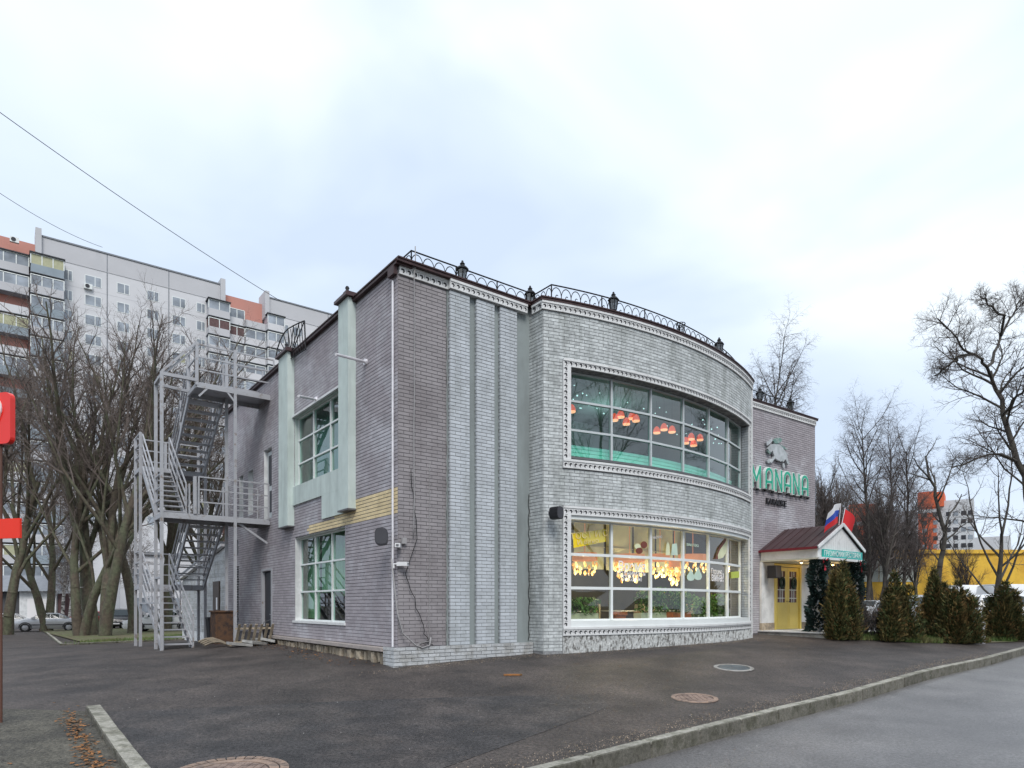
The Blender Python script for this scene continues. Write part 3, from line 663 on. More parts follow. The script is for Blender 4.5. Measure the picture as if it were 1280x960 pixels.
# ------------------------------------------------------------------ windows
def onplane(u, v, b=None, a=None):
    """pixel ray met with a wall plane of the building -> local a, b, z"""
    dx, dy = (u-CX)/F, 1.0
    ra, rb = .8*dx+.6*dy, -.6*dx+.8*dy; oa, ob = .8*CO[0]+.6*CO[1], -.6*CO[0]+.8*CO[1]
    t = (b+ob)/rb if b is not None else (a+oa)/ra
    return (ra*t-oa, rb*t-ob, CAMZ+(HZ-v)/F*t)
def glazing(name, label, P, s0, s1, zs, ncol, d, fmat, gmat, mw=.042, depth=.06, tilt=.006, n=1, edge=.038):
    w = MB().pbox(P, s0, s0+edge, d-depth, d, zs[0], zs[-1]).pbox(P, s1-edge, s1, d-depth, d, zs[0], zs[-1]).pbox(P, s0+edge, s1-edge, d-depth, d, zs[-1]-edge, zs[-1], n*ncol).pbox(P, s0+edge, s1-edge, d-depth, d, zs[0], zs[0]+edge, n*ncol).build('window', fmat, BLD)
    tag(w, label)
    st = (s1-s0)/ncol
    for i in range(1, ncol): MB().pbox(P, s0+i*st-mw/2, s0+i*st+mw/2, d-depth, d+.012, zs[0]+.01, zs[-1]-.01).build('mullion', fmat, w)
    for z in zs[1:-1]: MB().pbox(P, s0+.01, s1-.01, d-depth, d+.006, z-mw/2, z+mw/2, n*ncol).build('transom', fmat, w)
    for i in range(ncol):
        for j in range(len(zs)-1):
            a, b, z0, z1 = s0+i*st, s0+(i+1)*st, zs[j], zs[j+1]; r = lambda: random.uniform(-tilt, tilt); m = d-.035
            MB().add([P(a,m+r(),z0), P(b,m+r(),z0), P(b,m+r(),z1), P(a,m+r(),z1)], [(0,1,2,3)]).build('pane', gmat, w)
    return w
def reveal(P, s0, s1, z0, z1, d, mat, n=1, parts='hjs', names=None):
    if 'h' in parts: MB().pbox(P, s0, s1, d, .0, z1-.002, z1+.05, n).build('window_head', mat, BLD)
    if 's' in parts: MB().pbox(P, s0, s1, d, .01, z0-.05, z0+.002, n).build('window_sill', mat, BLD)
    if 'j' in parts:
        MB().pbox(P, s0-.05, s0+.002, d, .0, z0, z1).build('window_jamb', mat, BLD); MB().pbox(P, s1-.002, s1+.05, d, .0, z0, z1).build('window_jamb', mat, BLD)
zl = [LWIN[2], LWIN[2]+.77, LWIN[2]+1.5, LWIN[3]]; zu = [UWIN[2], UWIN[2]+.63, UWIN[2]+1.26, UWIN[3]]
glazing('w', 'ground floor side window of nine green tinted panes', Pl, LWIN[0], LWIN[1], zl, 3, -.14, 'pvc_white', 'glass_green')
glazing('w', 'upper side window of nine green tinted panes between mint piers', Pl, UWIN[0], UWIN[1], zu, 3, -.10, 'pvc_white', 'glass_green')
reveal(Pl, LWIN[0], LWIN[1], LWIN[2], LWIN[3], -.2, 'white_paint'); reveal(Pl, UWIN[0], UWIN[1], UWIN[2], UWIN[3], -.2, 'mint_render')
MB().pbox(Pl, UWIN[0], 6.1, .0, .07, UWIN[3], UWIN[3]+.05).build('lintel_flashing', 'white_paint', BLD)
MB().pbox(Pl, LWIN[0]-.05, LWIN[1]+.15, .0, .035, LWIN[2]-.06, LWIN[2]).build('window_sill', 'white_trim', BLD)
zus = [5.05, 5.72, 6.39, 7.06]; zls = [1.30, 2.06, 2.84, 3.62]
PB = FI
wu = glazing('w', 'upper curved window of eighteen teal tinted panes', Parc, PB[0], PB[1], zus, 6, -.22, 'pvc_grey', 'glass_teal', mw=.05)
wlo = glazing('w', 'ground floor curved window of eighteen clear panes with white frames', Parc, PB[0], PB[1], zls, 6, -.22, 'pvc_white', 'glass_clear', mw=.065)
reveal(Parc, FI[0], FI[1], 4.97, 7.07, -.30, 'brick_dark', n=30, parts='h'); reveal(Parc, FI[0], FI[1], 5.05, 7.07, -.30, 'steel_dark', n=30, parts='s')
MB().pbox(Parc, FI[0], FI[1], -.26, .0, 3.62, 3.71, 30).build('window_head', 'pvc_white', BLD); MB().pbox(Parc, FI[0], FI[1], -.26, .03, 1.16, 1.30, 30).build('window_sill', 'pvc_white', BLD)
MB().pbox(Parc, FI[0], FI[1], .03, .035, 1.13, 1.16, 30).build('sill_gap', 'trim_motif', BLD)
for (z0, z1) in ((4.97, 7.07), (1.16, 3.71)):
    sj = FI[1]; Pj = lambda s, d, z: (Parc(sj, 0, z)[0] + .0 - d, Parc(sj, 0, z)[1] + s, z)
    jb = MB().add([Pj(0,-.002,z0), Pj(.34,-.002,z0), Pj(.34,-.002,z1), Pj(0,-.002,z1)], [(0,1,2,3)]).build('window_jamb', 'joint_pale', BLD)
    bricks(Pj, .0, .24, z0+.15 if z0 < 2 else z0+.05, z1-.02, [], 'brick_pale', jb, off=.0)
    MB().pbox(Parc, FI[0]-.02, FI[0]+.002, -.3, 0, z0, z1).build('window_jamb', 'white_trim', BLD)
# --- piers, spandrel and finials on the left facade
for (b0, b1, lab) in ((2.01, 2.56, 'mint rendered pier on the corner side of the upper window'), (6.05, 6.80, 'mint rendered pier on the stair side of the upper window')):
    pr = MB().pbox(Pl, b0, b1, .005, .19, 3.82, ZT+.24).build('pier', 'mint_render', BLD); tag(pr, lab)
    MB().pbox(Pl, b0-.07, b1+.07, -.1, .27, ZT+.245, ZT+.31).pbox(Pl, b0-.03, b1+.03, -.1, .23, ZT+.315, ZT+.36).build('pier_cap', 'red_metal', pr)
    MB().lathe([(0,.24),(.03,.23),(.05,.19),(.03,.15),(.06,.11),(.10,.06),(.085,.02),(.05,0),(.0,0)], 12, c=(-.09, (b0+b1)/2, ZT+.36)).build('finial', 'iron', pr, smooth=True)
    MB().pbox(Pl, b0-.02, b1+.02, .005, .205, 3.78, 3.818).build('pier_foot', 'steel_dark', pr)
sp = MB().pbox(Pl, 2.50, 6.06, .008, .05, 4.36, UWIN[2]).pbox(Pl, 2.50, 3.95, .008, .05, 3.78, 4.358).build('spandrel', 'mint_render', BLD); tag(sp, 'mint rendered spandrel under the upper side window')
# --- side doors, narrow windows, louvre
d1 = MB().pbox(Pl, DOOR[0]+.05, DOOR[1]-.05, -.12, -.07, DOOR[2]+.06, DOOR[3]-.05).build('door', 'black_door', BLD); tag(d1, 'black steel side door with white notices')
MB().pbox(Pl, DOOR[0]+.05, DOOR[0]+.3, -.069, -.066, 1.9, 2.1).build('notice', 'sign_white', d1); MB().pbox(Pl, DOOR[0]+.06, DOOR[0]+.16, -.069, -.066, 1.55, 1.65).build('notice', 'sign_white', d1)
MB().pbox(Pl, DOOR[0]+.10, DOOR[0]+.13, -.068, -.02, 1.35, 1.42).pbox(Pl, DOOR[0]+.10, DOOR[0]+.26, -.03, -.01, 1.38, 1.40).build('handle', 'steel_grey', d1)
MB().pbox(Pl, DOOR[0]-.06, DOOR[0]+.048, -.12, .02, DOOR[2], DOOR[3]).pbox(Pl, DOOR[1]-.048, DOOR[1]+.06, -.12, .02, DOOR[2], DOOR[3]).pbox(Pl, DOOR[0]-.06, DOOR[1]+.06, -.12, .02, DOOR[3]+.001, DOOR[3]+.06).build('door_frame', 'steel_grey', BLD)
MB().pbox(Pl, DOOR[0]-.15, DOOR[1]+.1, .0, .32, .48, .66).build('door_step', 'concrete', BLD)
d2 = MB().pbox(Pl, UDOOR[0]+.06, UDOOR[1]-.06, -.14, -.09, UDOOR[2]+.02, UDOOR[3]-.06).build('door', 'pvc_grey', BLD); tag(d2, 'upper glazed door onto the metal stair landing')
MB().pbox(Pl, UDOOR[0]+.16, UDOOR[1]-.16, -.088, -.084, UDOOR[2]+1.0, UDOOR[3]-.18).build('pane', 'far_dark', d2); MB().pbox(Pl, UDOOR[0]+.16, UDOOR[1]-.16, -.088, -.084, UDOOR[2]+.2, UDOOR[2]+.85).build('pane', 'far_dark', d2)
reveal(Pl, UDOOR[0], UDOOR[1], UDOOR[2], UDOOR[3], -.15, 'white_paint', parts='hj')
for nw in (NW1, NW2):
    w = glazing('w', 'narrow upper side window behind the metal stair', Pl, nw[0], nw[1], [nw[2], nw[2]+.5, nw[3]], 1, -.12, 'pvc_white', 'glass_green'); reveal(Pl, *nw, -.18, 'white_paint')
lv = MB().pbox(Pl, VENT[0], VENT[1], -.16, -.15, VENT[2], VENT[3]).build('louvre', 'far_dark', BLD); tag(lv, 'tall louvred vent behind the metal stair')
k = 0
while VENT[2]+k*.085 < VENT[3]-.06:
    z = VENT[2]+k*.085; MB().add([Pl(VENT[0],-.12,z+.055), Pl(VENT[1],-.12,z+.055), Pl(VENT[1],.01,z), Pl(VENT[0],.01,z), Pl(VENT[0],-.12,z+.065), Pl(VENT[1],-.12,z+.065), Pl(VENT[1],.01,z+.01), Pl(VENT[0],.01,z+.01)], [(0,1,2,3),(7,6,5,4),(3,2,6,7)]).build('slat', 'steel_grey', lv); k += 1
MB().pbox(Pl, VENT2[0], VENT2[1], -.1, -.05, VENT2[2], VENT2[3]).build('vent_grille', 'steel_dark', BLD)
# --- interiors (rooms behind the glass)
def quad(name, pts, mat, parent): return MB().add(pts, [tuple(range(len(pts)))]).build(name, mat, parent)
IN = .30
# side rooms
for (z0, z1, cm) in ((.7, 3.9, 'room_grey'), (4.4, 7.6, 'room_teal')):
    quad('room_wall', [(3.2,.3,z0),(3.2,13,z0),(3.2,13,z1),(3.2,.3,z1)], cm, BLD); quad('room_floor', [(.25,.3,z0),(3.2,.3,z0),(3.2,13,z0),(.25,13,z0)], 'floor_wood', BLD)
    quad('room_ceiling', [(.25,.3,z1),(3.2,.3,z1),(3.2,13,z1),(.25,13,z1)], 'room_cream', BLD); quad('room_wall', [(.25,.3,z0),(3.2,.3,z0),(3.2,.3,z1),(.25,.3,z1)], cm, BLD)
    quad('room_wall', [(.25,7.0,z0),(3.2,7.0,z0),(3.2,7.0,z1),(.25,7.0,z1)], cm, BLD)
def curtain(parent, P, s0, s1, d, z0, z1, mat, amp=.05, folds=9, name='curtain'):
    m = MB(); n = folds*6
    for i in range(n+1):
        s = s0+(s1-s0)*i/n; dd = d + amp*math.sin(i/6*2*math.pi) + random.uniform(-.01,.01)
        m.v += [P(s, dd, z0), P(s, dd*1.0, z1)]
    for i in range(n): m.f.append((2*i, 2*i+2, 2*i+3, 2*i+1))
    return m.build(name, mat, parent, smooth=True)
curtain(BLD, Pl, 2.65, 3.9, -.50, 1.95, 3.7, 'curtain_green', folds=9); curtain(BLD, Pl, 3.95, 5.4, -.52, 2.0, 3.7, 'curtain_green', folds=10); curtain(BLD, Pl, 5.45, 6.95, -.5, 1.3, 3.7, 'curtain_green', folds=10)
curtain(BLD, Pl, 2.9, 5.6, -.85, 1.9, 2.75, 'curtain_olive', folds=9)
curtain(BLD, Pl, 2.65, 4.3, -.55, 4.6, 7.2, 'room_teal', folds=11); curtain(BLD, Pl, 4.4, 6.95, -.6, 4.6, 7.2, 'room_teal', folds=15)
# bow rooms
def bowroom(z0, z1, wm, cm, back):
    arcp = [Parc(S0+(S1-S0)*i/20, -IN, 0)[:2] for i in range(21)]
    for nm, z, mt in (('room_floor', z0, 'floor_wood'), ('room_ceiling', z1, cm)):
        pl = [(x, y, z) for x, y in arcp] + [(12.0, back, z), (3.5, back, z)]; quad(nm, pl, mt, BLD)
    quad('room_wall', [(3.5,back,z0),(12.0,back,z0),(12.0,back,z1),(3.5,back,z1)], wm, BLD)
    quad('room_wall', [(3.5,-.2,z0),(3.5,back,z0),(3.5,back,z1),(3.5,-.2,z1)], wm, BLD); quad('room_wall', [(12.0,.3,z0),(12.0,back,z0),(12.0,back,z1),(12.0,.3,z1)], wm, BLD)
bowroom(4.5, 7.45, 'room_teal', 'room_teal', 3.6); bowroom(.75, 4.1, 'room_grey', 'ceiling_cream', 4.2)
MB().pbox(Parc, FI[0]+.02, FI[1]-.02, -.55, -.50, 4.5, 5.42, 24).build('wainscot', 'room_mint', BLD)
for z in (5.10, 5.19, 5.28, 5.37): MB().pbox(Parc, FI[0]+.02, FI[1]-.02, -.50, -.485, z, z+.065, 24).build('wainscot_slat', 'room_mint', BLD)
def inner(u, v, b): return Vector(onplane(u, v, b=b))
ng = 0
for cl in ([(714.5,511)], [(768,522),(776,518),(783,527),(790,520),(795,523)], [(821,538),(830,534),(840,537)], [(857,551),(864,546),(867,554),(875,547)]):
    ng += 1; c = inner(*cl[len(cl)//2], .35); t = thing('pendant_lamp', ['single red pendant lamp at the end pane of the upper curved window','cluster of five red bell pendant lamps in the second upper pane','row of three red bell pendant lamps in the third upper pane','cluster of four red bell pendant lamps in the fourth upper pane'][ng-1], 'lamp', W(*c), ROT, 'red pendant lamps upstairs')
    for (u, v) in cl:
        p = inner(u, v, .35 + random.uniform(-.25, .25)) - c
        MB().lathe([(.02,.11),(.06,.08),(.09,.02),(.105,-.06)], 10, c=p).build('shade', 'red_glow', t, smooth=True)
        MB().lathe([(.1,-.06),(.095,-.09),(.0,-.10)], 10, c=p).build('diffuser', 'red_bright', t, smooth=True)
        MB().tube([p+Vector((0,0,.12)), p+Vector((0,0,7.4-c.z-p.z))], .006, 4).build('cord', 'cable_black', t)
t = thing('star_garland', 'string of small white star lights hanging under the upstairs ceiling', 'lights', W(7, .6, 7.2), ROT)
L = bpy.data.lights.new('glow', 'POINT'); L.energy = 16; L.color = (.95,1,.98); L.shadow_soft_size = .5; o = bpy.data.objects.new('glow', L); col.objects.link(o); o.parent = t; o.location = (.5, 1.2, -.4)  # added fill light to brighten the teal room, not one of the stars
random.seed(5)
for k in range(34):
    u = random.uniform(716, 905); vv = 478 + (u-716)*.27 + random.uniform(2, 30); p = inner(u, vv, .5) - Vector((7,.6,7.2)); b = MB(); r = random.uniform(.014, .026)
    b.lathe([(0,r),(r*.8,r*.5),(r,0),(r*.8,-r*.5),(0,-r)], 6, c=p); b.build('star', 'star_glow', t)
# blinds, chandeliers, planters in the ground floor
for i in range(6):
    st = (FI[1]-FI[0])/6; bl = curtain(BLD, Parc, FI[0]+i*st+.06, FI[0]+(i+1)*st-.05, -1.9, 2.60+random.uniform(-.03,.05), 4.05, 'blind_cream', amp=.012, folds=2, name='blind')
    MB().pbox(Parc, FI[0]+i*st+.05, FI[0]+(i+1)*st-.04, -1.88, -1.85, 3.2, 3.22).build('blind_fold', 'room_cream', bl)
def chandelier(u, v, w, h, b, label):
    c = inner(u, v, b); t = thing('chandelier', label, 'chandelier', W(*c), ROT, 'amber chandeliers downstairs')
    MB().lathe([(w*.5,.30),(w*.52,.10),(w*.46,.10)], 18).build('band', 'copper', t)
    MB().tube([(0,0,.3),(0,0,4.08-c.z)], .012, 5).build('rod', 'copper', t)
    n = max(8, int(w/.06))
    for ring, (rr, zz) in enumerate(((w*.48,.08), (w*.47,-.03), (w*.40,-.12), (w*.26,-.20))):
        if h < .25 and ring == 3: continue
        nn = max(4, int(n*(rr/(w*.48))*.85))
        for k in range(nn):
            a = 2*math.pi*k/nn + ring*.4; hh = random.uniform(.09, .15); r = random.uniform(.028,.042)
            MB().lathe([(.006,0),(r*.8,-hh*.3),(r,-hh*.62),(r*.5,-hh*.92),(0,-hh)], 6, c=(rr*math.cos(a), rr*math.sin(a), zz+random.uniform(-.02,.02)-(h-.2)*.3*ring)).build('crystal', 'amber_bright' if random.random() < .35 else 'amber_glow', t)
    L = bpy.data.lights.new('bulb', 'POINT'); L.energy = 20; L.color = (1,.86,.58); L.shadow_soft_size = .15; o = bpy.data.objects.new('bulb', L); col.objects.link(o); o.parent = t; o.location = (0,0,-.35)
chandelier(731, 706, .62, .20, .35, 'amber drop chandelier in the end pane beside the yellow banner'); chandelier(787, 707, .80, .34, .4, 'large amber chandelier behind the white window lettering')
chandelier(825, 706, .55, .26, .5, 'amber chandelier hanging in the third ground floor pane'); chandelier(866, 706, .85, .2, .6, 'wide amber chandelier behind the pair of mint drop stickers'); chandelier(843, 713, .3, .3, .1, 'narrow amber chandelier beside the middle mullion'); chandelier(916, 705, .4, .18, .8, 'small amber chandelier at the porch end of the window')
def planter(s0, s1, label, d=-.75, z=1.05, box='planter_box', seed=1, hgt=.45, boxh=.42):
    random.seed(seed); c = Parc((s0+s1)/2, d, z); t = thing('planter', label, 'planter', W(*c), ROT, 'planters inside the curved window')
    Q = lambda s, dd, zz: tuple(Vector(Parc(s, dd, zz)) - Vector(c))
    MB().pbox(Q, s0, s1, d-.13, d+.13, z-.3, z+boxh, 3).build('box', box, t)
    for k in range(3): MB().pbox(Q, s0, s1, d+.131, d+.14, z-.2+k*.2, z-.06+k*.2, 3).build('box_slat', box, t)
    V = []; Fc = []
    for i in range(420):
        s = random.uniform(s0, s1); dd = d + random.uniform(-.12, .2); h = hgt*random.uniform(.1, 1); x, y, zz = Q(s, dd, z+boxh); a = random.random()*6.28; r = random.uniform(.04,.10); l = random.uniform(.1,.22)
        dx, dy = math.cos(a), math.sin(a); o = len(V); zc = zz + h*.8 - .12*random.random()
        V += [(x,y,zc),(x+dx*l*.5-dy*r*.35,y+dy*l*.5+dx*r*.35,zc+.07),(x+dx*l,y+dy*l,zc-.03),(x+dx*l*.5+dy*r*.35,y+dy*l*.5-dx*r*.35,zc+.05)]; Fc.append((o,o+1,o+2,o+3))
    o = link('foliage', npmesh('foliage', V, Fc), 'plant_green', t)
st = (FI[1]-FI[0])/6
planter(FI[0]+.1, FI[0]+st-.1, 'cream slatted flower box with trailing leaves in the first pane', seed=1); planter(FI[0]+2.05*st, FI[0]+2.85*st, 'cream flower box with tall grass in the third pane', seed=2, hgt=.8)
planter(FI[0]+3.1*st, FI[0]+3.8*st, 'dark flower box with leafy plant in the fourth pane', seed=3, hgt=.75, box='pot_terracotta'); planter(FI[0]+4.1*st, FI[0]+4.9*st, 'cream flower box with broad leaves beside the wine lettering', seed=4, hgt=.7, boxh=.25); planter(FI[0]+5.1*st, FI[0]+5.8*st, 'flower box with tall leaves in the pane nearest the porch', seed=5, hgt=.9, boxh=.2)
for k, (u, lab) in enumerate(((773,'terracotta pot standing behind the second ground floor pane'),(804,'terracotta pot beside the third ground floor mullion'))):
    p = inner(u, 771, -.1); t = thing('flower_pot', lab, 'pot', W(p.x, p.y, 1.05), ROT, 'terracotta pots in the window')
    MB().lathe([(0,0),(.14,0),(.2,.36),(.23,.36),(.23,.44),(.0,.40)], 14).build('pot', 'pot_terracotta', t, smooth=False)
# dining tables and chairs inside
for k, (a, b) in enumerate(((5.9, 1.6), (8.2, 1.9), (10.4, 1.8))):
    t = thing('dining_table', ['round white dining table inside the second pane','round white dining table inside the middle panes','round white dining table near the porch end'][k], 'table', W(a, b, .75), ROT, 'dining tables inside')
    MB().lathe([(0,.76),(.55,.76),(.56,.73),(0,.73)], 20).build('top', 'white_paint', t); MB().lathe([(.05,.73),(.05,.05),(.3,.02),(.3,0)], 12).build('pedestal', 'steel_dark', t)
    for s in (-1, 1):
        c = thing('dining_chair', ['pale dining chair','pale dining chair'][0] + (' on the stair side of the ' if s < 0 else ' on the porch side of the ') + ['second pane table','middle table','end table'][k], 'chair', W(a+s*.75, b, .75), ROT, 'dining chairs inside')
        MB().box(-.21,.21,-.21,.21,.43,.48).build('seat', 'room_cream', c); MB().box(s*.17 if s>0 else -.21, .21 if s>0 else -.17, -.2,.2,.48,.95).build('backrest', 'room_cream', c)
        for sx in (-.18,.18):
            for sy in (-.18,.18): MB().box(sx-.018,sx+.018,sy-.018,sy+.018,0,.43).build('leg', 'room_cream', c)
# lettering and stickers on the panes
def pane_text(s, u, v, size, mat, label, rot=0, xs=1, d=-.235, bold=0.0):
    a = math.asin(max(-1,min(1,0)));  lo, hi = FI[0], FI[1]      # find arc position under the pixel
    best = None
    for i in range(600):
        ss = lo + (hi-lo)*i/599; p = Parc(ss, d, 0); w = W(p[0], p[1], 0); uu = CX + w.x/w.y*F
        if best is None or abs(uu-u) < best[0]: best = (abs(uu-u), ss, w.y)
    ss, Y = best[1], best[2]; z = CAMZ + (HZ-v)/F*Y; p = Parc(ss, d, z)
    o = link('window_lettering', text_mesh(s, size, .002, xs, bold=bold), mat); o.location = W(*p); o.rotation_euler = (0, -rot, ROT + ss/RR)
    return tag(o, label, 'lettering')
pane_text('Время', 790, 713, .30, 'sign_white', 'white word reading Время on the second pane', xs=.95, bold=.004); pane_text('поднимать', 789, 720, .21, 'sign_white', 'white word reading поднимать below Время', xs=.85); pane_text('бокалы', 789, 726.5, .21, 'sign_white', 'white word reading бокалы under поднимать', xs=.9)
pane_text('Порцию', 896, 717.5, .21, 'sign_white', 'white word reading Порцию on the fifth pane', xs=.85); pane_text('вина?', 897, 726.5, .33, 'sign_white', 'larger white word вина with question mark under Порцию', xs=.95, bold=.004)
def sticker(name, pts, mat, label, cat, d=-.236):
    """flat printed film on the glass; pts in pixels, set on the glass where each ray meets it"""
    q = []
    for (u, v) in pts:
        best = None
        for i in range(500):
            ss = FI[0] + (FI[1]-FI[0])*i/499; p = Parc(ss, d, 0); w = W(p[0], p[1], 0); uu = CX + w.x/w.y*F
            if best is None or abs(uu-u) < best[0]: best = (abs(uu-u), ss, w.y)
        q.append(W(*Parc(best[1], d, CAMZ+(HZ-v)/F*best[2])))
    c = sum(q, Vector())/len(q); o = MB().add([p-c for p in q], [tuple(range(len(q)))]).build(name, mat); o.location = c
    return tag(o, label, cat)
sticker('yellow_banner', [(716,667),(756.5,661),(757,677),(717,685)], 'banner_yellow', 'yellow printed banner tilted across the first top pane', 'banner', d=-.262)
pane_text('ТОСТ И С', 737, 672, .20, 'banner_text', 'pale first line of lettering on the yellow banner', rot=.13, xs=1.1, d=-.255); pane_text('И вино', 735, 679.5, .14, 'banner_text', 'pale second line of lettering on the yellow banner', rot=.13, xs=1.3, d=-.255)
drop = lambda u, v, w, h: [(u,v-h)] + [(u+w*x, v+h*y) for x, y in ((.45,-.3),(.9,.2),(1,.55),(.7,.9),(0,1),(-.7,.9),(-1,.55),(-.9,.2),(-.45,-.3))]
sticker('drop_sticker', drop(863.5,718,5,8), 'sticker_mint', 'mint drop sticker on the mullion side of the fourth pane', 'sticker'); sticker('drop_sticker', drop(872.5,716.5,5,8.5), 'sticker_mint', 'mint drop sticker overlapping the wide chandelier', 'sticker', d=-.232)
ell = lambda u, v, rx, ry, t=0: [(u+rx*math.cos(k*.52)*math.cos(t)-ry*math.sin(k*.52)*math.sin(t), v+rx*math.cos(k*.52)*math.sin(t)+ry*math.sin(k*.52)*math.cos(t)) for k in range(12)]
sticker('bean_sticker', ell(799,688.5,4.5,4), 'sticker_brown', 'brown round sticker low in the second top pane', 'sticker'); sticker('bean_sticker', ell(805,681,4.2,4.5), 'sticker_brown', 'brown round sticker high in the second top pane', 'sticker'); sticker('bean_sticker', ell(797,683,4,3.5), 'sticker_cream', 'cream round sticker between the brown ones', 'sticker', d=-.237)
sticker('bottle_sticker', [(833,681),(835,677),(837,681),(838,694),(832,694)], 'sticker_cream', 'slim cream bottle sticker in the third top pane', 'sticker'); sticker('bottle_sticker', [(840,680),(846,679),(847,694),(839,694)], 'sticker_mint', 'wide pale bottle sticker in the third top pane', 'sticker')
sticker('avocado_sticker', [(905,680),(908,677),(908,690),(904,697),(898,699),(897,694),(900,687)], 'sticker_cream', 'pale green slice sticker with brown rind in the fifth top pane', 'sticker'); sticker('rind_sticker', [(908,672),(899,684),(895,695),(894,699),(897,699),(899,688),(908,676)], 'sticker_brown', 'curved brown rind strip in the fifth top pane', 'sticker', d=-.238)
sticker('lime_sticker', [(914,715),(924,714),(924,722),(914,723)], 'sticker_lime', 'lime green square sticker on the pane nearest the porch', 'sticker')
pane_text('винотека', 866, 683, .13, 'sticker_mint', 'pale small lettering in the fourth top pane', xs=1.0); pane_text('меню', 822, 673, .13, 'sign_white', 'faint white word in the third top pane', rot=.15)
emit_bricks()

# ------------------------------------------------------------------ sign wall: emblem and letters
sg = thing('restaurant_sign', 'raised green and white capital letters reading MANANA', 'sign', W(15.0, BM-.02, 5.62), ROT)
def strokes(ch, w, h):
    if ch == 'A': arc_ = [(w*math.cos(math.pi*(1-k/8)), h-w*1.05+w*1.05*math.sin(math.pi*(1-k/8))) for k in range(9)]; return [[(-w,0)]+arc_+[(w,0)], [(-w,h*.34),(w,h*.34)]]
    if ch == 'N': return [[(-w,0),(-w,h)], [(w,0),(w,h)], [(-w,h),(w,0)]]
    return [[(-w,0),(-w,h)], [(w,0),(w,h)], [(-w,h),(0,h*.30),(w,h)]]
def letter_mesh(ch, w, h, t, y0, y1):
    m = MB()
    for st_ in strokes(ch, w, h):
        for i in range(len(st_)-1):
            p, q = Vector((st_[i][0],0,st_[i][1])), Vector((st_[i+1][0],0,st_[i+1][1])); d = (q-p).normalized(); n = Vector((-d.z,0,d.x))*t/2; e = d*(t*.5 if len(st_) == 2 and abs(d.x) < .2 else t*.18)
            vs = [p-n-e, q-n+e, q+n+e, p+n-e]; m.prism([(v.x,-y0-.0007*i,v.z) for v in vs], (0,-(y1-y0),0))
    return m
for k, ch in enumerate('MANANA'):
    ac = [13.66, 14.40, 14.98, 15.53, 16.09, 16.66][k] - 15.0; w_ = .175 if k else .22
    lt = letter_mesh(ch, w_, .66, .135, .04, .13).build('letter', 'letter_white', sg); lt.location = (ac, 0, 0)
    f = letter_mesh(ch, w_, .66, .085, .133, .140).build('letter_face', 'green_letter', lt)
MB().box(-2.2, 2.15, -.05, -.02, -.05, -.02).build('mounting_rail', 'steel_dark', sg)
for k in range(10): MB().box(-2.1+k*.45, -2.06+k*.45, -.12, -.02, -.10, -.05).build('bracket', 'iron', sg)
kg = thing('karaoke_sign', 'small raised black letters reading KARAOKE', 'sign', W(15.02, BM-.02, 5.12), ROT)
for k, ch in enumerate('KARAOKE'):
    o = link('letter', text_mesh(ch, .29, .02, .95, bold=.006), 'black_letter', kg); o.location = (-.54+k*.18, -.03, 0)
em = thing('animal_emblem', 'silver relief of a leaping animal under grey green leaves', 'emblem', W(15.05, BM-.02, 6.3), ROT)
def emb(pts, mat, name, y0, y1):
    q = []
    for (x, y) in pts:
        p = onplane(935+x/9.14, 535+y/9.14, b=BM-.05); q.append((p[0]-15.05, -y0, p[2]-6.3))
    return fix_normals(MB().prism(q, (0, -(y1-y0), 0)).build(name, mat, em))
emb([(205,240),(225,215),(240,195),(275,185),(310,190),(345,195),(375,225),(400,262),(420,285),(428,320),(430,345),(440,375),(452,410),(440,425),(425,400),(415,370),(405,360),(395,378),(382,392),(372,378),(352,388),(340,378),(322,372),(305,360),(290,350),(265,385),(250,402),(232,395),(255,365),(270,340),(282,320),(268,295),(262,262),(240,285),(220,262)], 'emblem_silver', 'body', .03, .10)
emb([(385,405),(400,400),(412,430),(402,468),(392,450)], 'emblem_silver', 'hind_leg', .02, .07); emb([(205,372),(250,350),(262,358),(232,405),(215,398)], 'emblem_silver', 'front_leg', .02, .07); emb([(420,290),(450,295),(440,310)], 'emblem_silver', 'tail', .04, .08)
emb([(195,165),(225,150),(265,120),(262,150),(235,185),(205,205)], 'emblem_silver', 'horn', .03, .08); emb([(355,190),(380,205),(410,225),(440,245),(430,252),(395,240),(365,215)], 'emblem_green', 'leaf', .03, .08)
emb([(275,150),(300,120),(345,115),(372,130),(365,160),(330,180),(290,180)], 'emblem_green', 'leaf', .03, .09); emb([(205,255),(222,262),(245,290),(235,300),(212,280)], 'emblem_green', 'muzzle', .03, .09)
# ------------------------------------------------------------------ entrance porch
ZF = .78
PX0, PX1, PY0 = 14.15, 16.95, -.97
pc = thing('entrance_porch', 'entrance canopy with dark red pitched roof, white fascia and gable', 'porch', W(15.5, BM, ZF), ROT)
def pl(a, b, z): return (a-15.5, b-BM, z-ZF)
MB().box(PX0-15.5-.15, PX1-15.5+.3, PY0-BM-.35, -.01, -.30, 0).build('step', 'concrete', pc); MB().box(PX0-15.5-.2, PX1-15.5+.35, PY0-BM-.4, -.01, .001, .04).build('landing', 'white_trim', pc)
zb, zt = 3.17, 3.46
fa = MB(); fa.box(PX0-15.5, PX0-15.5+.06, PY0-BM, -.01, zb-ZF, zt-ZF); fa.box(PX1-15.5-.06, PX1-15.5, PY0-BM, -.01, zb-ZF, zt-ZF); fa.box(PX0-15.5+.06, PX1-15.5-.06, PY0-BM, PY0-BM+.06, zb-ZF, zt-ZF); fa.build('fascia', 'white_paint', pc)
fa = MB(); fa.box(PX0-15.5-.05, PX1-15.5+.05, PY0-BM-.05, -.01, zb-ZF-.05, zb-ZF-.003); fa.build('canopy_ceiling', 'ceiling_cream', pc)
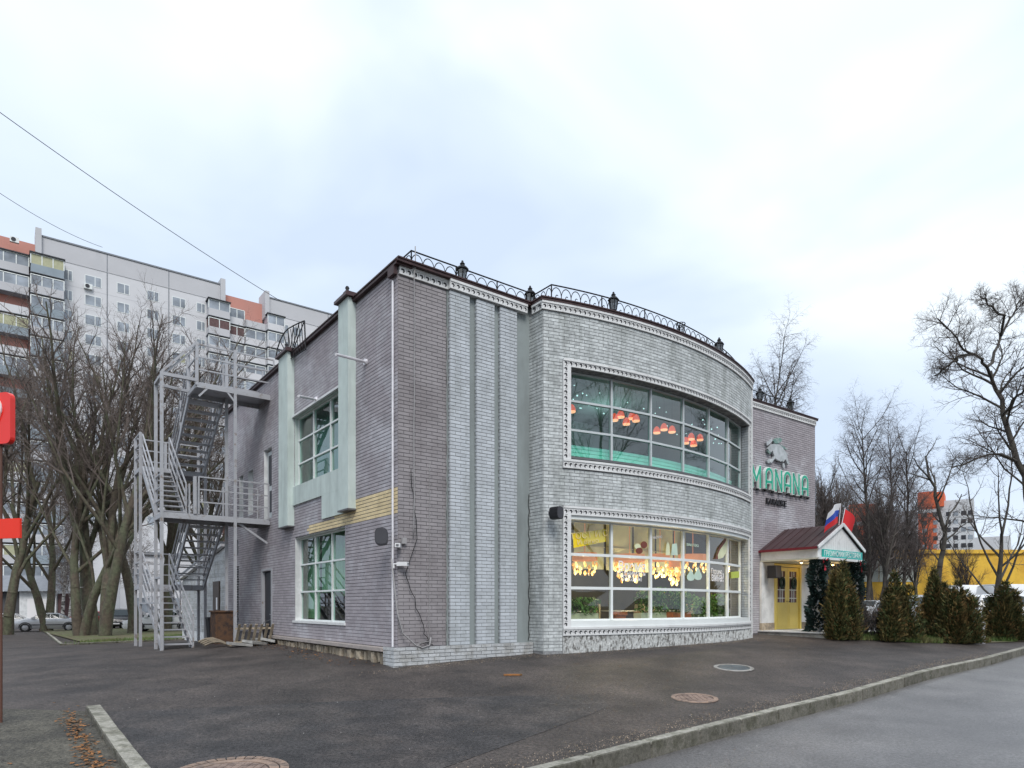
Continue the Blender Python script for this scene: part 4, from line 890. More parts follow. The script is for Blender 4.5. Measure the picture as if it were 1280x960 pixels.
RZ = 4.26; mid = 15.6
def slope(x0, x1, sgn):
    e = .06; m = MB(); ys = (PY0-.06, BM-.01)
    for y in ys: m.v += [pl(x0, y, zt-.02), pl(x1, y, RZ), pl(x1, y, RZ+e), pl(x0, y, zt+e-.02)]
    m.f = [(0,1,2,3),(7,6,5,4)] + [(k, 4+k, 4+(k+1)%4, (k+1)%4) for k in range(4)]
    return m.build('roof_slope', 'red_metal', pc)
sl = slope(PX0-.12, mid, -1); slope(PX1+.12, mid+.002, 1)
for k in range(7):
    y = PY0 + .1 + k*.29; MB().bar(pl(PX0-.12, y, zt+.045), pl(mid, y, RZ+.065), .02, .03).build('roof_seam', 'red_metal', sl)
MB().box(PX0-15.5-.15, PX0-15.5-.11, PY0-BM-.05, -.01, zt-ZF-.03, zt-ZF+.05).build('eaves_trim', 'red_trim', pc)
# gable of vertical boards
x = PX0+.04; k = 0
while x < PX1-.06:
    x2 = min(x+.11, PX1-.04); hz = lambda xx: zt + (RZ-zt-.04)*(1-abs(xx-mid)/(mid-PX0 if xx < mid else PX1-mid))
    MB().prism([pl(x,PY0,zt), pl(x2,PY0,zt), pl(x2,PY0,max(zt+.01,hz(x2))), pl(x,PY0,max(zt+.01,hz(x)))], (0,.03,0)).build('gable_board', 'white_trim', pc); x = x2+.008
for x0 in (PX0-.12, PX1+.12): MB().bar(pl(x0, PY0-.08, zt+.02), pl(mid, PY0-.08, RZ+.045), .03, .10).build('bargeboard', 'white_paint', pc)
sb = MB().box(PX0-15.5+.22, PX1-15.5-.06, PY0-BM-.07, PY0-BM-.012, zb-ZF+.02, zt-ZF-.02).build('sign_board', 'teal_sign', pc); tag(sb, 'teal sign board on the porch fascia')
tx = link('sign_text', text_mesh('ГРУЗИНСКИЙ РЕСТОРАН', .235, .003, .80), 'letter_white', sb); tx.location = (.08, PY0-BM-.074, zb-ZF+.065)
MB().box(PX0-15.5-.07, PX1-15.5+.07, PY0-BM-.09, PY0-BM-.052, zb-ZF-.06, zb-ZF+.015).build('fascia_lip', 'white_paint', pc)
# wall panels, door
MB().box(PX0-15.5-.1, 14.84-15.5, -.10, -.02, .28, zb-ZF-.06).build('side_panel', 'white_paint', pc); MB().box(16.42-15.5, 17.15-15.5, -.10, -.02, .28, zb-ZF-.06).build('side_panel', 'white_paint', pc)
MB().box(PX0-15.5-.1, 14.84-15.5, -.11, -.02, .04, .278).build('panel_base', 'stone', pc); MB().box(16.42-15.5, 17.15-15.5, -.11, -.02, .04, .278).build('panel_base', 'stone', pc)
fr = MB(); fr.box(14.80-15.5, 14.88-15.5, -.14, .0, .04, 2.22); fr.box(16.36-15.5, 16.46-15.5, -.14, .0, .04, 2.22); fr.box(14.80-15.5, 16.46-15.5, -.14, .0, 2.221, 2.32); fr.build('door_frame', 'yellow_door', pc)
for s, (x0, x1) in enumerate(((14.885, 15.615), (15.625, 16.35))):
    x0 -= 15.5; x1 -= 15.5; dr = MB().box(x0, x1, -.09, -.045, .05, .98).box(x0, x0+.13, -.09, -.045, .981, 2.2).box(x1-.13, x1, -.09, -.045, .981, 2.2).box(x0+.131, x1-.131, -.09, -.045, 2.07, 2.2).build('door', 'yellow_door', pc)
    MB().box(x0+.10, x1-.10, -.10, -.0905, .16, .52).build('door_panel', 'yellow_door', dr); MB().box(x0+.10, x1-.10, -.10, -.0905, .60, .92).build('door_panel', 'yellow_door', dr)
    MB().box(x0+.131, x1-.131, -.075, -.07, .981, 2.069).build('pane', 'far_brown', dr)
    for xx in (.36, .64): MB().box(x0+.13+(x1-x0-.26)*xx-.012, x0+.13+(x1-x0-.26)*xx+.012, -.088, -.06, .982, 2.068).build('glazing_bar', 'letter_white', dr)
    for zz in (1.13, 1.42, 1.85): MB().box(x0+.132, x1-.132, -.0885, -.062, zz-.012, zz+.012).build('glazing_bar', 'letter_white', dr)
    MB().lathe([(.012,.02),(.012,-.02)], 6, c=((x1-.06) if s == 0 else (x0+.06), -.12, 1.02)).build('handle', 'iron', dr)
    w = MB(); cx_ = (x0+x1)/2; w.tube([(cx_+.11*math.cos(t*.52), -.13, 1.66+.17*math.sin(t*.52)) for t in range(13)], .05, 6); wo_ = w.build('door_wreath', 'fir'); wo_.location = W(15.5, BM, ZF); wo_.rotation_euler = (0,0,ROT)
    tag(wo_, 'dark evergreen wreath on the %s yellow door leaf' % ('street side' if s else 'wall side'), 'wreath', 'door wreaths')
def spk(a, b, z, w, d, h, label, mat='black_plastic', rot=0, oval=False):
    t = thing('loudspeaker', label, 'speaker', W(a, b, z), ROT+rot)
    if oval:
        n = 16; pr = [(w/2*math.copysign(abs(math.cos(k*2*math.pi/n))**.6, math.cos(k*2*math.pi/n)), h/2*math.copysign(abs(math.sin(k*2*math.pi/n))**.6, math.sin(k*2*math.pi/n))) for k in range(n)]
        fix_normals(MB().prism([(x, -d/2, z_) for x, z_ in pr], (0, d, 0)).build('cabinet', mat, t)); fix_normals(MB().prism([(x*.88, -d/2-.012, z_*.9) for x, z_ in pr], (0, .011, 0)).build('grille', 'grey_plastic', t))
    else:
        MB().box(-w/2, w/2, -d/2, d/2, -h/2, h/2).build('cabinet', mat, t); MB().box(-w/2+.02, w/2-.02, -d/2-.012, -d/2-.001, -h/2+.02, h/2-.02).build('grille', 'grey_plastic', t)
    MB().box(-.03, .03, d/2, d/2+.10, -.04, .04).build('bracket', 'steel_dark', t)
spk(14.30, .62, 2.78, .36, .30, .42, 'black box loudspeaker under the porch canopy on the wall side'); spk(16.72, .62, 2.78, .26, .30, .42, 'black box loudspeaker under the porch canopy on the street side')
q = onplane(478, 671, a=-.28); spk(-.30, q[1], q[2], .26, .20, .34, 'dark oval loudspeaker on the side wall near the corner pipe', 'grey_plastic', rot=-.5, oval=True)
q = onplane(697, 641, b=-.9); spk(q[0], -.86, q[2], .24, .22, .28, 'black loudspeaker at the corner of the lower window surround', rot=.15, oval=True)
for (a, b, lab) in ((14.55,-.2,'warm canopy spotlight on the wall side'),(16.55,-.2,'warm canopy spotlight on the street side'),(16.2,.35,'warm canopy spotlight by the door head')):
    t = thing('canopy_spotlight', lab, 'light', W(a, b, zb-.05), ROT, 'canopy spotlights')
    MB().lathe([(.05,0),(.06,-.05),(.045,-.06)], 10).build('ring', 'steel_grey', t); MB().lathe([(0,-.05),(.045,-.055),(.03,-.085),(0,-.095)], 10).build('bulb', 'spot_glow', t)
    L = bpy.data.lights.new('glow', 'POINT'); L.energy = 2.2; L.color = (1,.66,.3); L.shadow_soft_size = .06; o = bpy.data.objects.new('glow', L); col.objects.link(o); o.parent = t; o.location = (0,0,-.16)
# fir garland columns
def sprays(name, fn, n, size, mat, parent, up=.25, seed=3, wid=(.14,.30)):
    random.seed(seed); V = []; Fc = []
    for i in range(n):
        p, nrm = fn(); p = Vector(p); nrm = Vector(nrm); d = (nrm + Vector((random.uniform(-.7,.7), random.uniform(-.7,.7), random.uniform(-.5,.6)+up))).normalized()
        t = d.orthogonal().normalized(); t.rotate(Matrix.Rotation(random.random()*6.28, 3, d)); l = size*random.uniform(.5,1.3); w = l*random.uniform(*wid)
        o = len(V); V += [p, p+d*l*.5+t*w, p+d*l, p+d*l*.5-t*w]; Fc.append((o,o+1,o+2,o+3))
    return link(name, npmesh(name, [tuple(v) for v in V], Fc), mat, parent)
for (a, lab) in ((14.38, 'porch column wrapped in frosted fir garland beside the yellow door'), (16.78, 'porch column wrapped in frosted fir garland nearest the shrubs')):
    t = thing('garland_column', lab, 'column', W(a, PY0+.12, ZF), ROT, 'fir wrapped porch columns')
    MB().box(-.08,.08,-.08,.08,0,zb-ZF-.055).build('post', 'white_paint', t)
    def cyl():
        an = random.random()*6.28; z = random.random()**.9*(zb-ZF-.1); r = .15*(1+.35*math.sin(z*7+an)) + (.1 if z < .8 else 0); return ((r*math.cos(an), r*math.sin(an), z), (math.cos(an), math.sin(an), .2))
    sprays('fir_garland', cyl, 2600, .17, 'fir', t, seed=int(a)); sprays('frosted_tips', cyl, 230, .085, 'fir_snow', t, seed=int(a)+5)
    MB().add([(0,-.22,2.26),(-.14,-.25,2.38),(-.15,-.25,2.18),(.14,-.25,2.38),(.15,-.25,2.18),(-.07,-.25,1.98),(.07,-.25,1.98)], [(0,1,2),(0,4,3),(0,5,6)]).build('bow', 'red_bow', t)
# white porch rail / ledge
MB().box(14.6-15.5, 16.7-15.5, PY0-BM+.05, PY0-BM+.13, .92, .98).build('handrail', 'white_paint', pc)
# flags on the gable
def flag(label, a, b, z, lean, stripes, seed, W0=1.35, H0=.80, ang=0):
    random.seed(seed); t = thing('flag', label, 'flag', W(a, b, z), ROT+ang, 'flags on the porch gable')
    top = Vector((lean*.8, -.1, .78)); MB().tube([(0,0,0), top*1.0], .014, 6).build('pole', 'pipe_white', t)
    n = 10; H = len(stripes)
    for j, mt in enumerate(stripes):
        m = MB()
        for i in range(n+1):
            x = i/n; sag = -.55*x*x
            for jj in (j/H, (j+1)/H):
                p = top*(1.0-jj*H0) + Vector((-W0*x*.62, .06*math.sin(x*6+jj*2), sag*.62 - .05*x)); m.v.append(tuple(p))
        for i in range(n): m.f.append((2*i, 2*i+1, 2*i+3, 2*i+2))
        m.build('stripe', mt, t, smooth=True)
flag('white blue and red tricolour flag on the porch gable', 15.55, PY0+.05, 4.2, -.08, ['flag_white','flag_blue','flag_red'], 1)
flag('red flag drooping beside the tricolour', 15.75, PY0+.1, 4.1, .15, ['flag_red'], 2, W0=-1.0, H0=.95)
# ------------------------------------------------------------------ roof railing and lanterns
INS = .36; RB0 = FZ1+.085; RH = .50
def scroll(P, s, w, h, mirror=1):
    """a C-scroll: big arc from foot to foot with a curled inner spiral"""
    pts = []
    for k in range(15):
        t = math.pi*(1.05 - k/14*1.28); pts.append((w*.50*math.cos(t), h*.52 + h*.44*math.sin(t)))
    for k in range(10):
        t = math.pi*(-.23 - k/9*1.5); r = .30*(1-k/9*.65); pts.append((w*.10 + w*r*math.cos(t)*.85, h*.52 + h*r*.62*math.sin(t)))
    return [P(s+x*mirror, 0, RB0+z) for x, z in pts]
def railing(label, P, s0, s1, n, nseg=1, ends=(1,1)):
    c = Vector(P((s0+s1)/2, 0, RB0)); t = thing('roof_railing', label, 'railing', W(*c), ROT, 'wrought iron roof railing')
    Q = lambda s, d, z: tuple(Vector(P(s, d, z)) - c)
    k = max(1, nseg); MB().tube([Q(s0+(s1-s0)*i/k, 0, RB0+RH) for i in range(k+1)], .016, 6).build('top_rail', 'iron', t); MB().tube([Q(s0+(s1-s0)*i/k, 0, RB0+.03) for i in range(k+1)], .011, 6).build('bottom_rail', 'iron', t)
    st = (s1-s0)/n
    for i in range(n): MB().tube(scroll(Q, s0+(i+.5)*st, st*1.0, RH-.03), .0105, 4).build('scroll', 'iron', t)
    m = max(1, round((s1-s0)/1.3))
    for i in range(m+1): s = s0+(s1-s0)*i/m; MB().tube([Q(s,0,RB0-.1), Q(s,0,RB0+RH+.01)], .016, 5).build('post', 'iron', t)
AI = A0+.45
Pf2 = lambda s, d, z: (s, INS, z); Pa2 = lambda s, d, z: Parc(s, -INS, z); Pm2 = lambda s, d, z: (s, BM+INS, z); Pri = lambda s, d, z: (AI, s, z)
sA = RR*math.asin((AI-CA)/(RR-INS)); yA = Parc(sA, -INS, 0)[1]
railing('scrolled iron roof railing over the taupe bay and pilasters', Pf2, .50, AI, 12); railing('short scrolled railing on the return of the bowed front', Pri, yA, INS, 3)
railing('long curved scrolled railing above the bowed front', Pa2, sA, S1-.1, 32, 40); railing('scrolled railing above the sign wall', Pm2, A1+.6, 16.6, 13)
Pl2 = lambda s, d, z: (.50, s, z); railing('short railing turning back along the side wall', Pl2, INS, 1.6, 4)
def lantern(a, b, label, broken=False):
    t = thing('roof_lantern', label, 'lantern', W(a, b, RB0-.02), ROT, 'iron roof lanterns'); s = 1.0
    MB().lathe([(.09,0),(.09,.02),(.03,.04),(.022,.13),(.05,.15),(.075,.16)], 8).build('base', 'iron', t)
    for k in range(6):
        an = k*math.pi/3; c_, s_ = math.cos(an), math.sin(an); MB().bar((.075*c_,.075*s_,.16), (.115*c_,.115*s_,.40), .014).build('frame_bar', 'iron', t)
    if not broken:
        MB().lathe([(.07,.165),(.108,.395)], 6).build('glass', 'glass_lantern', t); MB().lathe([(.135,.395),(.14,.41),(.10,.46),(.05,.49),(.045,.51),(.06,.53),(.03,.56),(.02,.60),(.0,.61)], 8).build('cap', 'iron', t); MB().lathe([(.02,.17),(.025,.27),(0,.30)], 6).build('bulb', 'white_plastic', t)
    else: MB().lathe([(.12,.39),(.125,.405),(.105,.405),(.11,.39)], 8).build('rim', 'iron', t); MB().lathe([(.09,.27),(.1,.28),(.08,.28)], 8).build('hoop', 'iron', t)
def on_arc(u):
    best = None
    for i in range(800):
        s = S0 + (S1-S0)*i/799; p = Parc(s, -.20, 0); w = W(p[0], p[1], 0); uu = CX+w.x/w.y*F
        if best is None or abs(uu-u) < best[0]: best = (abs(uu-u), p)
    return best[1]
q = onplane(578, 340, b=.2); lantern(q[0], .2, 'black roof lantern above the first pale pilaster'); lantern(AI-.25, .22, 'black roof lantern in the inner corner of the bow')
for u, lab, br in ((767,'black roof lantern above the left half of the bowed front',False),(851,'broken open roof lantern without its cap',True),(899,'black roof lantern near the porch end of the bowed front',False)):
    p = on_arc(u); lantern(p[0], p[1], lab, br)
for u, lab in ((950,'black roof lantern above the start of the sign wall'),(988,'black roof lantern near the far corner of the sign wall')):
    q = onplane(u, 490, b=BM+.2); lantern(q[0], BM+.2, lab)
# ------------------------------------------------------------------ pipes, cables, camera on the corner
o = MB().tube([(0,0,0),(0,0,7.35)], .022, 8).build('corner_pipe', 'pipe_white'); o.location = W(-.05, .12, .82); tag(o, 'thin white vertical pipe on the side wall by the corner', 'pipe')
def cable(name, pts, r, mat, label):
    P0 = W(*pts[0]); o = MB().tube([W(*p)-P0 for p in pts], r, 5).build(name, mat, smooth=True); o.location = P0; return tag(o, label, 'cable')
def wig(a0, z0, a1, z1, b, n=14, amp=.035): return [(a0+(a1-a0)*i/n + random.uniform(-amp, amp), b-.01*(i%2), z0+(z1-z0)*i/n) for i in range(n+1)]
cable('hanging_cable', wig(.33, 8.9, .30, 3.0, -.10, 18, .012), .011, 'cable_grey', 'grey cable hanging down the taupe bay from the railing post')
cable('looped_cable', wig(.28, 4.4, .40, 3.0, -.06, 8, .03) + wig(.16, 2.3, .42, 1.5, -.06, 8, .03) + wig(.45, 1.4, .62, .88, -.08, 8, .05), .008, 'cable_black', 'thin black looped cable below the security camera')
cable('slack_cable', [(-.1,.08,2.6),(-.06,.02,2.0),(-.03,-.05,1.5),(.05,-.12,1.1),(.3,-.18,.86),(.45,-.19,.80),(.62,-.19,.84),(.66,-.17,1.0)], .016, 'cable_grey', 'slack grey cable looping over the white plinth at the corner')
cable('string_light_cable', wig(1.10, .85, 1.12, 7.5, -.03, 40, .018), .007, 'cable_grey', 'wrinkled light string in the angle of the first pilaster'); cable('string_light_cable', wig(A0-.03, .85, A0-.03, 4.2, -.02, 26, .02), .009, 'cable_black', 'dark light string in the angle of the bowed front')
cable('string_light_cable', wig(.70, .9, .72, 4.6, -.02, 30, .014), .006, 'cable_grey', 'wrinkled light string in the middle of the taupe bay'); cable('tangled_cable', [(.55+random.uniform(-.2,.2), -.10-random.random()*.06, .84+random.random()*.10) for k in range(22)], .008, 'cable_grey', 'tangle of cable heaped on the plinth top')
def cctv(a, b, z, label, rot):
    t = thing('security_camera', label, 'camera', W(a, b, z), ROT+rot, 'security cameras on the corner'); MB().box(-.05,.05,-.10,.12,-.04,.04).build('housing', 'white_plastic', t); MB().tube([(0,.12,0),(0,.2,0),(0,.2,-.08)], .02, 6).build('arm', 'white_plastic', t); MB().lathe([(0,0),(.03,0),(.03,.012),(0,.012)], 8, c=(0,-.105,0)).build('lens', 'black_plastic', t)
q = onplane(497, 682, b=-.12); cctv(q[0], -.14, q[2], 'white security camera beside the junction box', -.6); q = onplane(504, 705, b=-.12); cctv(q[0], -.12, q[2], 'white security camera hanging lower on the taupe bay', .7)
q = onplane(505, 676, b=-.05); o = MB().box(-.05,.05,-.06,0,-.06,.06).build('junction_box', 'cable_grey'); o.location = W(q[0], -.015, q[2]); o.rotation_euler = (0,0,ROT); tag(o, 'small grey junction box on the taupe bay', 'box')
def rod(u0, v0, u1, v1, label):
    p = Vector(W(*onplane(u1, v1, a=-.02))); q = Vector(W(*onplane(u0, v0, a=-1.0))); o = MB().tube([(0,0,0), q-p], .03, 7).tube([(-.02,-.02,0),(.04,.03,0)], .07, 8).build('flag_holder', 'pipe_white'); o.location = p; tag(o, label, 'bracket', 'steel rods on the side wall')
rod(420, 443, 457, 452.5, 'long steel rod sticking out above the corner side pier'); rod(373, 495, 395, 499.5, 'steel rod sticking out above the upper side window')
# anti-climb fan grille at the parapet
t = thing('fan_grille', 'black fan shaped iron grille at the parapet by the stair', 'grille', W(-.1, 6.6, ZT+.2), ROT)
pv = Vector((-.0, 0, .05))
def fan(u, v): p = onplane(u, v, a=-.1); return Vector((0, p[1]-6.6, p[2]-ZT-.2))
bot = fan(362, 449); rim = [fan(*q) for q in ((380.5,401),(374,403.5),(367,407),(360,411),(354.5,417),(350,426),(346.5,437),(345,447))]
for r in rim: MB().tube([bot, r], .014, 5).build('spoke', 'iron', t)
MB().tube(rim, .018, 5).build('rim', 'iron', t)
corner = fan(382, 437); MB().tube([rim[0], corner], .02, 5).build('post', 'iron', t); MB().tube([bot, corner], .014, 5).build('bottom_bar', 'iron', t)
for k in range(1, 7): MB().tube([bot.lerp(corner, k/7), rim[0].lerp(rim[4], (7-k)/7*.9)], .011, 4).build('bar', 'iron', t)
# ------------------------------------------------------------------ steel escape stair
aL, aM, aR, bF = -2.9, -2.02, -1.0, 8.15
gz = .42; ZL1, ZM1, ZL2, ZM2 = 4.2, 2.32, 7.9, 6.05; bT, bK0, bK1 = 9.25, 11.8, 12.8
ST = thing('escape_stair', 'grey steel escape staircase with open treads against the side wall', 'staircase', W(aL, bF, gz), ROT)
def sl_(a, b, z): return Vector((a-aL, b-bF, z-gz))
def sbar(name, p, q, w, h=None, mat='steel_grey'): return MB().bar(sl_(*p), sl_(*q), w, h).build(name, mat, ST)
for (a, b, z0, z1) in [(aL,bF,gz-.15,8.0),(aL,bF+.9,gz-.15,7.95),(aR,bF,gz-.1,9.0),(aR,bF+.95,gz-.1,9.0),(aL,bK1,gz-.2,7.1),(aL,bK0,gz-.2,7.1),(aR,bK1,gz-.1,7.1),(aR,bK0,gz-.1,7.1),(aM,bF,7.8,9.0),(aM,bT,7.8,9.0),(aM,bK1,ZM2,7.1),(aM-.05,bF,ZL1,5.25)]:
    sbar('post', (a,b,z0), (a,b,z1), .08)
def flight(a0, a1, b0, z0, b1, z1, n):
    for i in range(n):
        t = (i+.5)/n; b = b0+(b1-b0)*t; z = z0+(z1-z0)*(i+1)/n - (0 if i < n-1 else .19); MB().box(*(lambda v0, v1: (v0.x, v1.x, v0.y, v1.y, v0.z, v1.z))(sl_(a0+.03, b-.13, z-.035), sl_(a1-.03, b+.13, z))).build('tread', 'steel_grey', ST)
    for a in (a0, a1): sbar('stringer', (a,b0,z0-.05), (a,b1,z1-.08), .05, .17)
    for a in (a0, a1):
        for hh in (1.0, .66, .33): sbar('handrail', (a,b0,z0+hh), (a,b1,z1+hh), .036)
        for t in (0, .5, 1): sbar('baluster', (a,b0+(b1-b0)*t,z0+(z1-z0)*t), (a,b0+(b1-b0)*t,z0+(z1-z0)*t+1.0), .04)
def deck(a0, a1, b0, b1, z):
    v0, v1 = sl_(a0,b0,z-.04), sl_(a1,b1,z); MB().box(v0.x,v1.x,v0.y,v1.y,v0.z,v1.z).build('landing', 'steel_grey', ST)
    for p, q in (((a0,b0,z-.1),(a1,b0,z-.1)),((a0,b1,z-.1),(a1,b1,z-.1)),((a0,b0,z-.1),(a0,b1,z-.1)),((a1,b0,z-.1),(a1,b1,z-.1))): sbar('edge_beam', p, q, .06, .12)
def rail(p, q, hs=(1.05, .70, .35)):
    for h in hs: sbar('handrail', (p[0],p[1],p[2]+h), (q[0],q[1],q[2]+h), .036)
    L = (Vector(q)-Vector(p)).length; n = max(1, int(L/1.1))
    for i in range(n+1):
        t = i/n; x = [p[k]+(q[k]-p[k])*t for k in range(3)]; sbar('baluster', x, (x[0],x[1],x[2]+1.05), .04)
flight(aL+.06, aM-.06, bF+.15, gz-.02, bK0, ZM1, 10); deck(aL, aR, bK0, bK1, ZM1); flight(aM+.03, aR-.06, bK0, ZM1, bT, ZL1, 10)
deck(aL, -.03, bF, bT, ZL1); flight(aL+.06, aM-.06, bT, ZL1, bK0, ZM2, 10); deck(aL, aR, bK0, bK1, ZM2); flight(aM+.03, aR-.06, bK0, ZM2, bT, ZL2, 10); deck(aM, .15, bF, bT, ZL2)
rail((aM+.05,bF,ZL1),(-.05,bF,ZL1)); rail((aR+.1,bT,ZL1),(-.05,bT,ZL1)); rail((aL,bF,ZL1),(aL,bT,ZL1)); rail((aL,bK1,ZM1),(aR,bK1,ZM1)); rail((aL,bK0,ZM1),(aL,bK1,ZM1)); rail((aL,bK1,ZM2),(aR,bK1,ZM2)); rail((aL,bK0,ZM2),(aL,bK1,ZM2)); rail((aR,bK0,ZM1),(aR,bK1,ZM1)); rail((aR,bK0,ZM2),(aR,bK1,ZM2))
rail((aM,bF,ZL2),(.1,bF,ZL2)); rail((aR,bT,ZL2),(.1,bT,ZL2)); rail((aM,bF,ZL2),(aM,bT,ZL2))
sbar('beam', (aL,bF,7.94), (aM,bF,7.94), .09); sbar('beam', (aL,bF+.9,7.9), (aM,bT,7.9), .08); sbar('beam', (aL,bF,7.9), (aL,bF+.9,7.9), .08)
sbar('brace', (aL,bF,8.0), (aM,bF,9.0), .06); sbar('brace', (aL,bF+.05,7.9), (aM,bF+.05,8.85), .05); sbar('brace', (aM+.05,bF,7.5), (aM+.35,bF,7.85), .05); sbar('brace', (aR-.3,bF,7.85), (aR,bF,7.5), .05); sbar('brace', (-.9,bF+.1,ZL1-.15), (-.06,bF+.1,ZL1-.7), .06)
sbar('beam', (aL,bF,gz+2.0), (aL,bF+.9,gz+2.0), .06); sbar('beam', (aL,bF+.9,ZM1-.6), (aL,bK0,ZM1-.6), .05)
# junk under the stair
q = ghit(268, 806); o = MB(); o.box(-.3,.3,-.28,.28,0,.95); o.box(-.34,.34,-.32,.32,.951,1.0); o.box(-.28,-.24,-.3,-.281,.1,.9); b = o.build('rusty_bin', 'rust'); b.location = q + Vector((.0,.6,0)); b.rotation_euler = (0,0,ROT); tag(b, 'rusty brown metal bin under the escape stair', 'bin')
q = ghit(250, 806); t = thing('waste_bin', 'black waste bin behind the stair foot', 'bin', q+Vector((0,1.2,0)), ROT); MB().lathe([(0,0),(.30,0),(.36,.75),(.0,.75)], 12).build('bucket', 'black_plastic', t); MB().lathe([(.38,.751),(.38,.80),(0,.84)], 12).build('lid', 'black_plastic', t)
q = ghit(268, 809); t = thing('scrap_boards', 'pile of curved pale scrap boards beside the stair posts', 'scrap', q, ROT+.3)
for k in range(4): MB().tube([(-.4+x*.2, k*.1-.2, .04+.12*math.sin(x*.8+.3)+k*.03) for x in range(5)], .03, 5).build('board', 'stone', t)
q = ghit(302, 809.5); t = thing('pallet', 'grey slatted pallet leaning against the side wall', 'pallet', q+Vector((.2,.5,0)), ROT)
for k in range(7): MB().bar((-.45+k*.15,.35,.03), (-.45+k*.15,-.05,.62), .07, .02).build('slat', 'stone', t)
for z in (.12,.5): MB().bar((-.52,.35-.34*z-.05,z), (.52,.35-.34*z-.05,z), .05).build('crossbar', 'stone', t)
q = ghit(309, 806.5); t = thing('black_bucket', 'dark bucket behind the leaning pallet', 'bucket', q+Vector((.3,1.0,0))); MB().lathe([(0,0),(.2,0),(.25,.5),(.23,.5),(.2,.06)], 12).build('bucket', 'black_plastic', t); MB().tube([(-.24,0,.5),(-.2,0,.62),(0,0,.7),(.2,0,.62),(.24,0,.5)], .01, 4).build('handle', 'steel_dark', t)
q = ghit(318, 807); t = thing('broken_slab', 'broken concrete slabs lying below the black side door', 'slab', q, ROT)
for k in range(3): o = MB().box(-.3,.3,-.2,.2,0,.07).build('slab', 'concrete', t); o.location = (k*.45-.4, .1*k, .03*k+.02); o.rotation_euler = (.1*k, .12, .5*k)
# annex behind
AN = thing('annex', 'low white brick annex with sloping verge behind the stair', 'building', W(0, GB, 0), ROT)
an = MB().prism([(0,.02,.1),(0,7.5,.0),(0,7.5,2.75),(0,.02,3.75)], (4.5,0,0)).build('wall', 'white_paint', AN)
k = 0
while .6+k*.15 < 3.5:
    z = .6+k*.15; L = 7.5 if z < 2.7 else max(.5, (3.7-z)*7.3); MB().box(-.012,-.001,.03,L,z,z+.135).build('brick_course', 'brick_plinth', an); k += 1
MB().bar((-.1,-.0,3.84),(-.1,7.8,2.80),.16,.14).build('verge', 'sign_white', AN); MB().prism([(-.2,.0,3.86),(-.2,7.9,2.82),(-.2,7.9,2.9),(-.2,.0,3.94)], (4.9,0,0)).build('roof', 'roof_grey', AN)
dr = MB().box(-.06,-.02,.75,1.65,.45,2.55).build('door', 'brown_door', AN); MB().box(-.065,-.061,.95,1.15,1.5,1.95).build('notice', 'sign_white', dr); MB().box(-.09,-.062,1.5,1.54,1.35,1.5).build('handle', 'steel_grey', dr)
# ------------------------------------------------------------------ red street sign at the left edge
t = thing('street_sign', 'red rounded sign box above a red panel on a brown pole', 'sign', (px(-3,800,9.0).x, 9.0, g1(-6.9, 9)), -.25)
c = t.location; sc = 9.0/F
def rr(x0, x1, z0, z1, r):
    q = []
    for cx_, cz_, a0 in ((x1-r,z1-r,0),(x0+r,z1-r,90),(x0+r,z0+r,180),(x1-r,z0+r,270)):
        for k in range(5): a = R_(a0+k*22.5); q.append((cx_+r*math.cos(a), 0, cz_+r*math.sin(a)))
    return q
zz = lambda v: CAMZ+(HZ-v)/F*9.0-c.z
fix_normals(MB().prism(rr(-.62, .215, zz(555), zz(491), .08), (0,.07,0)).build('sign_box', 'sign_red', t))
ring = [(-.06+.125*math.cos(a), -.012, zz(511)+.14*math.sin(a)) for a in [k*.3 for k in range(-2, 13)]]
MB().tube([(-.10,-.012,zz(538)),(-.03,-.012,zz(530)),(.02,-.012,zz(523))]+ring, .02, 6).build('numeral', 'sign_white', t); MB().lathe([(0,0),(.05,0)],10,c=(-.07,-.004,zz(511))).build('numeral_eye','sign_violet',t)
MB().box(.035-.0,.40,-.02,.01,zz(673.5),zz(649)).build('panel', 'sign_orange', t); MB().tube([(-.002,.05,-.1),(-.002,.05,zz(500))], .016, 8).build('pole', 'pole_brown', t)
# overhead wires
def wire(u0,v0,Y0,u1,v1,Y1,label,r=.016,sag=.4):
    p = px(u0,v0,Y0); q = px(u1,v1,Y1); n = 20
    o = MB().tube([p.lerp(q,i/n)-p-Vector((0,0,sag*4*(i/n)*(1-i/n))) for i in range(n+1)], r, 4).build('overhead_wire', 'cable_black'); o.location = p; tag(o, label, 'wire')
wire(-60,97,16,352,377,24,'overhead wire running down to the restaurant roof',.011,.15); wire(-60,200,60,128,309,98,'thin overhead wire ending at the white apartment roof',.03,.8)

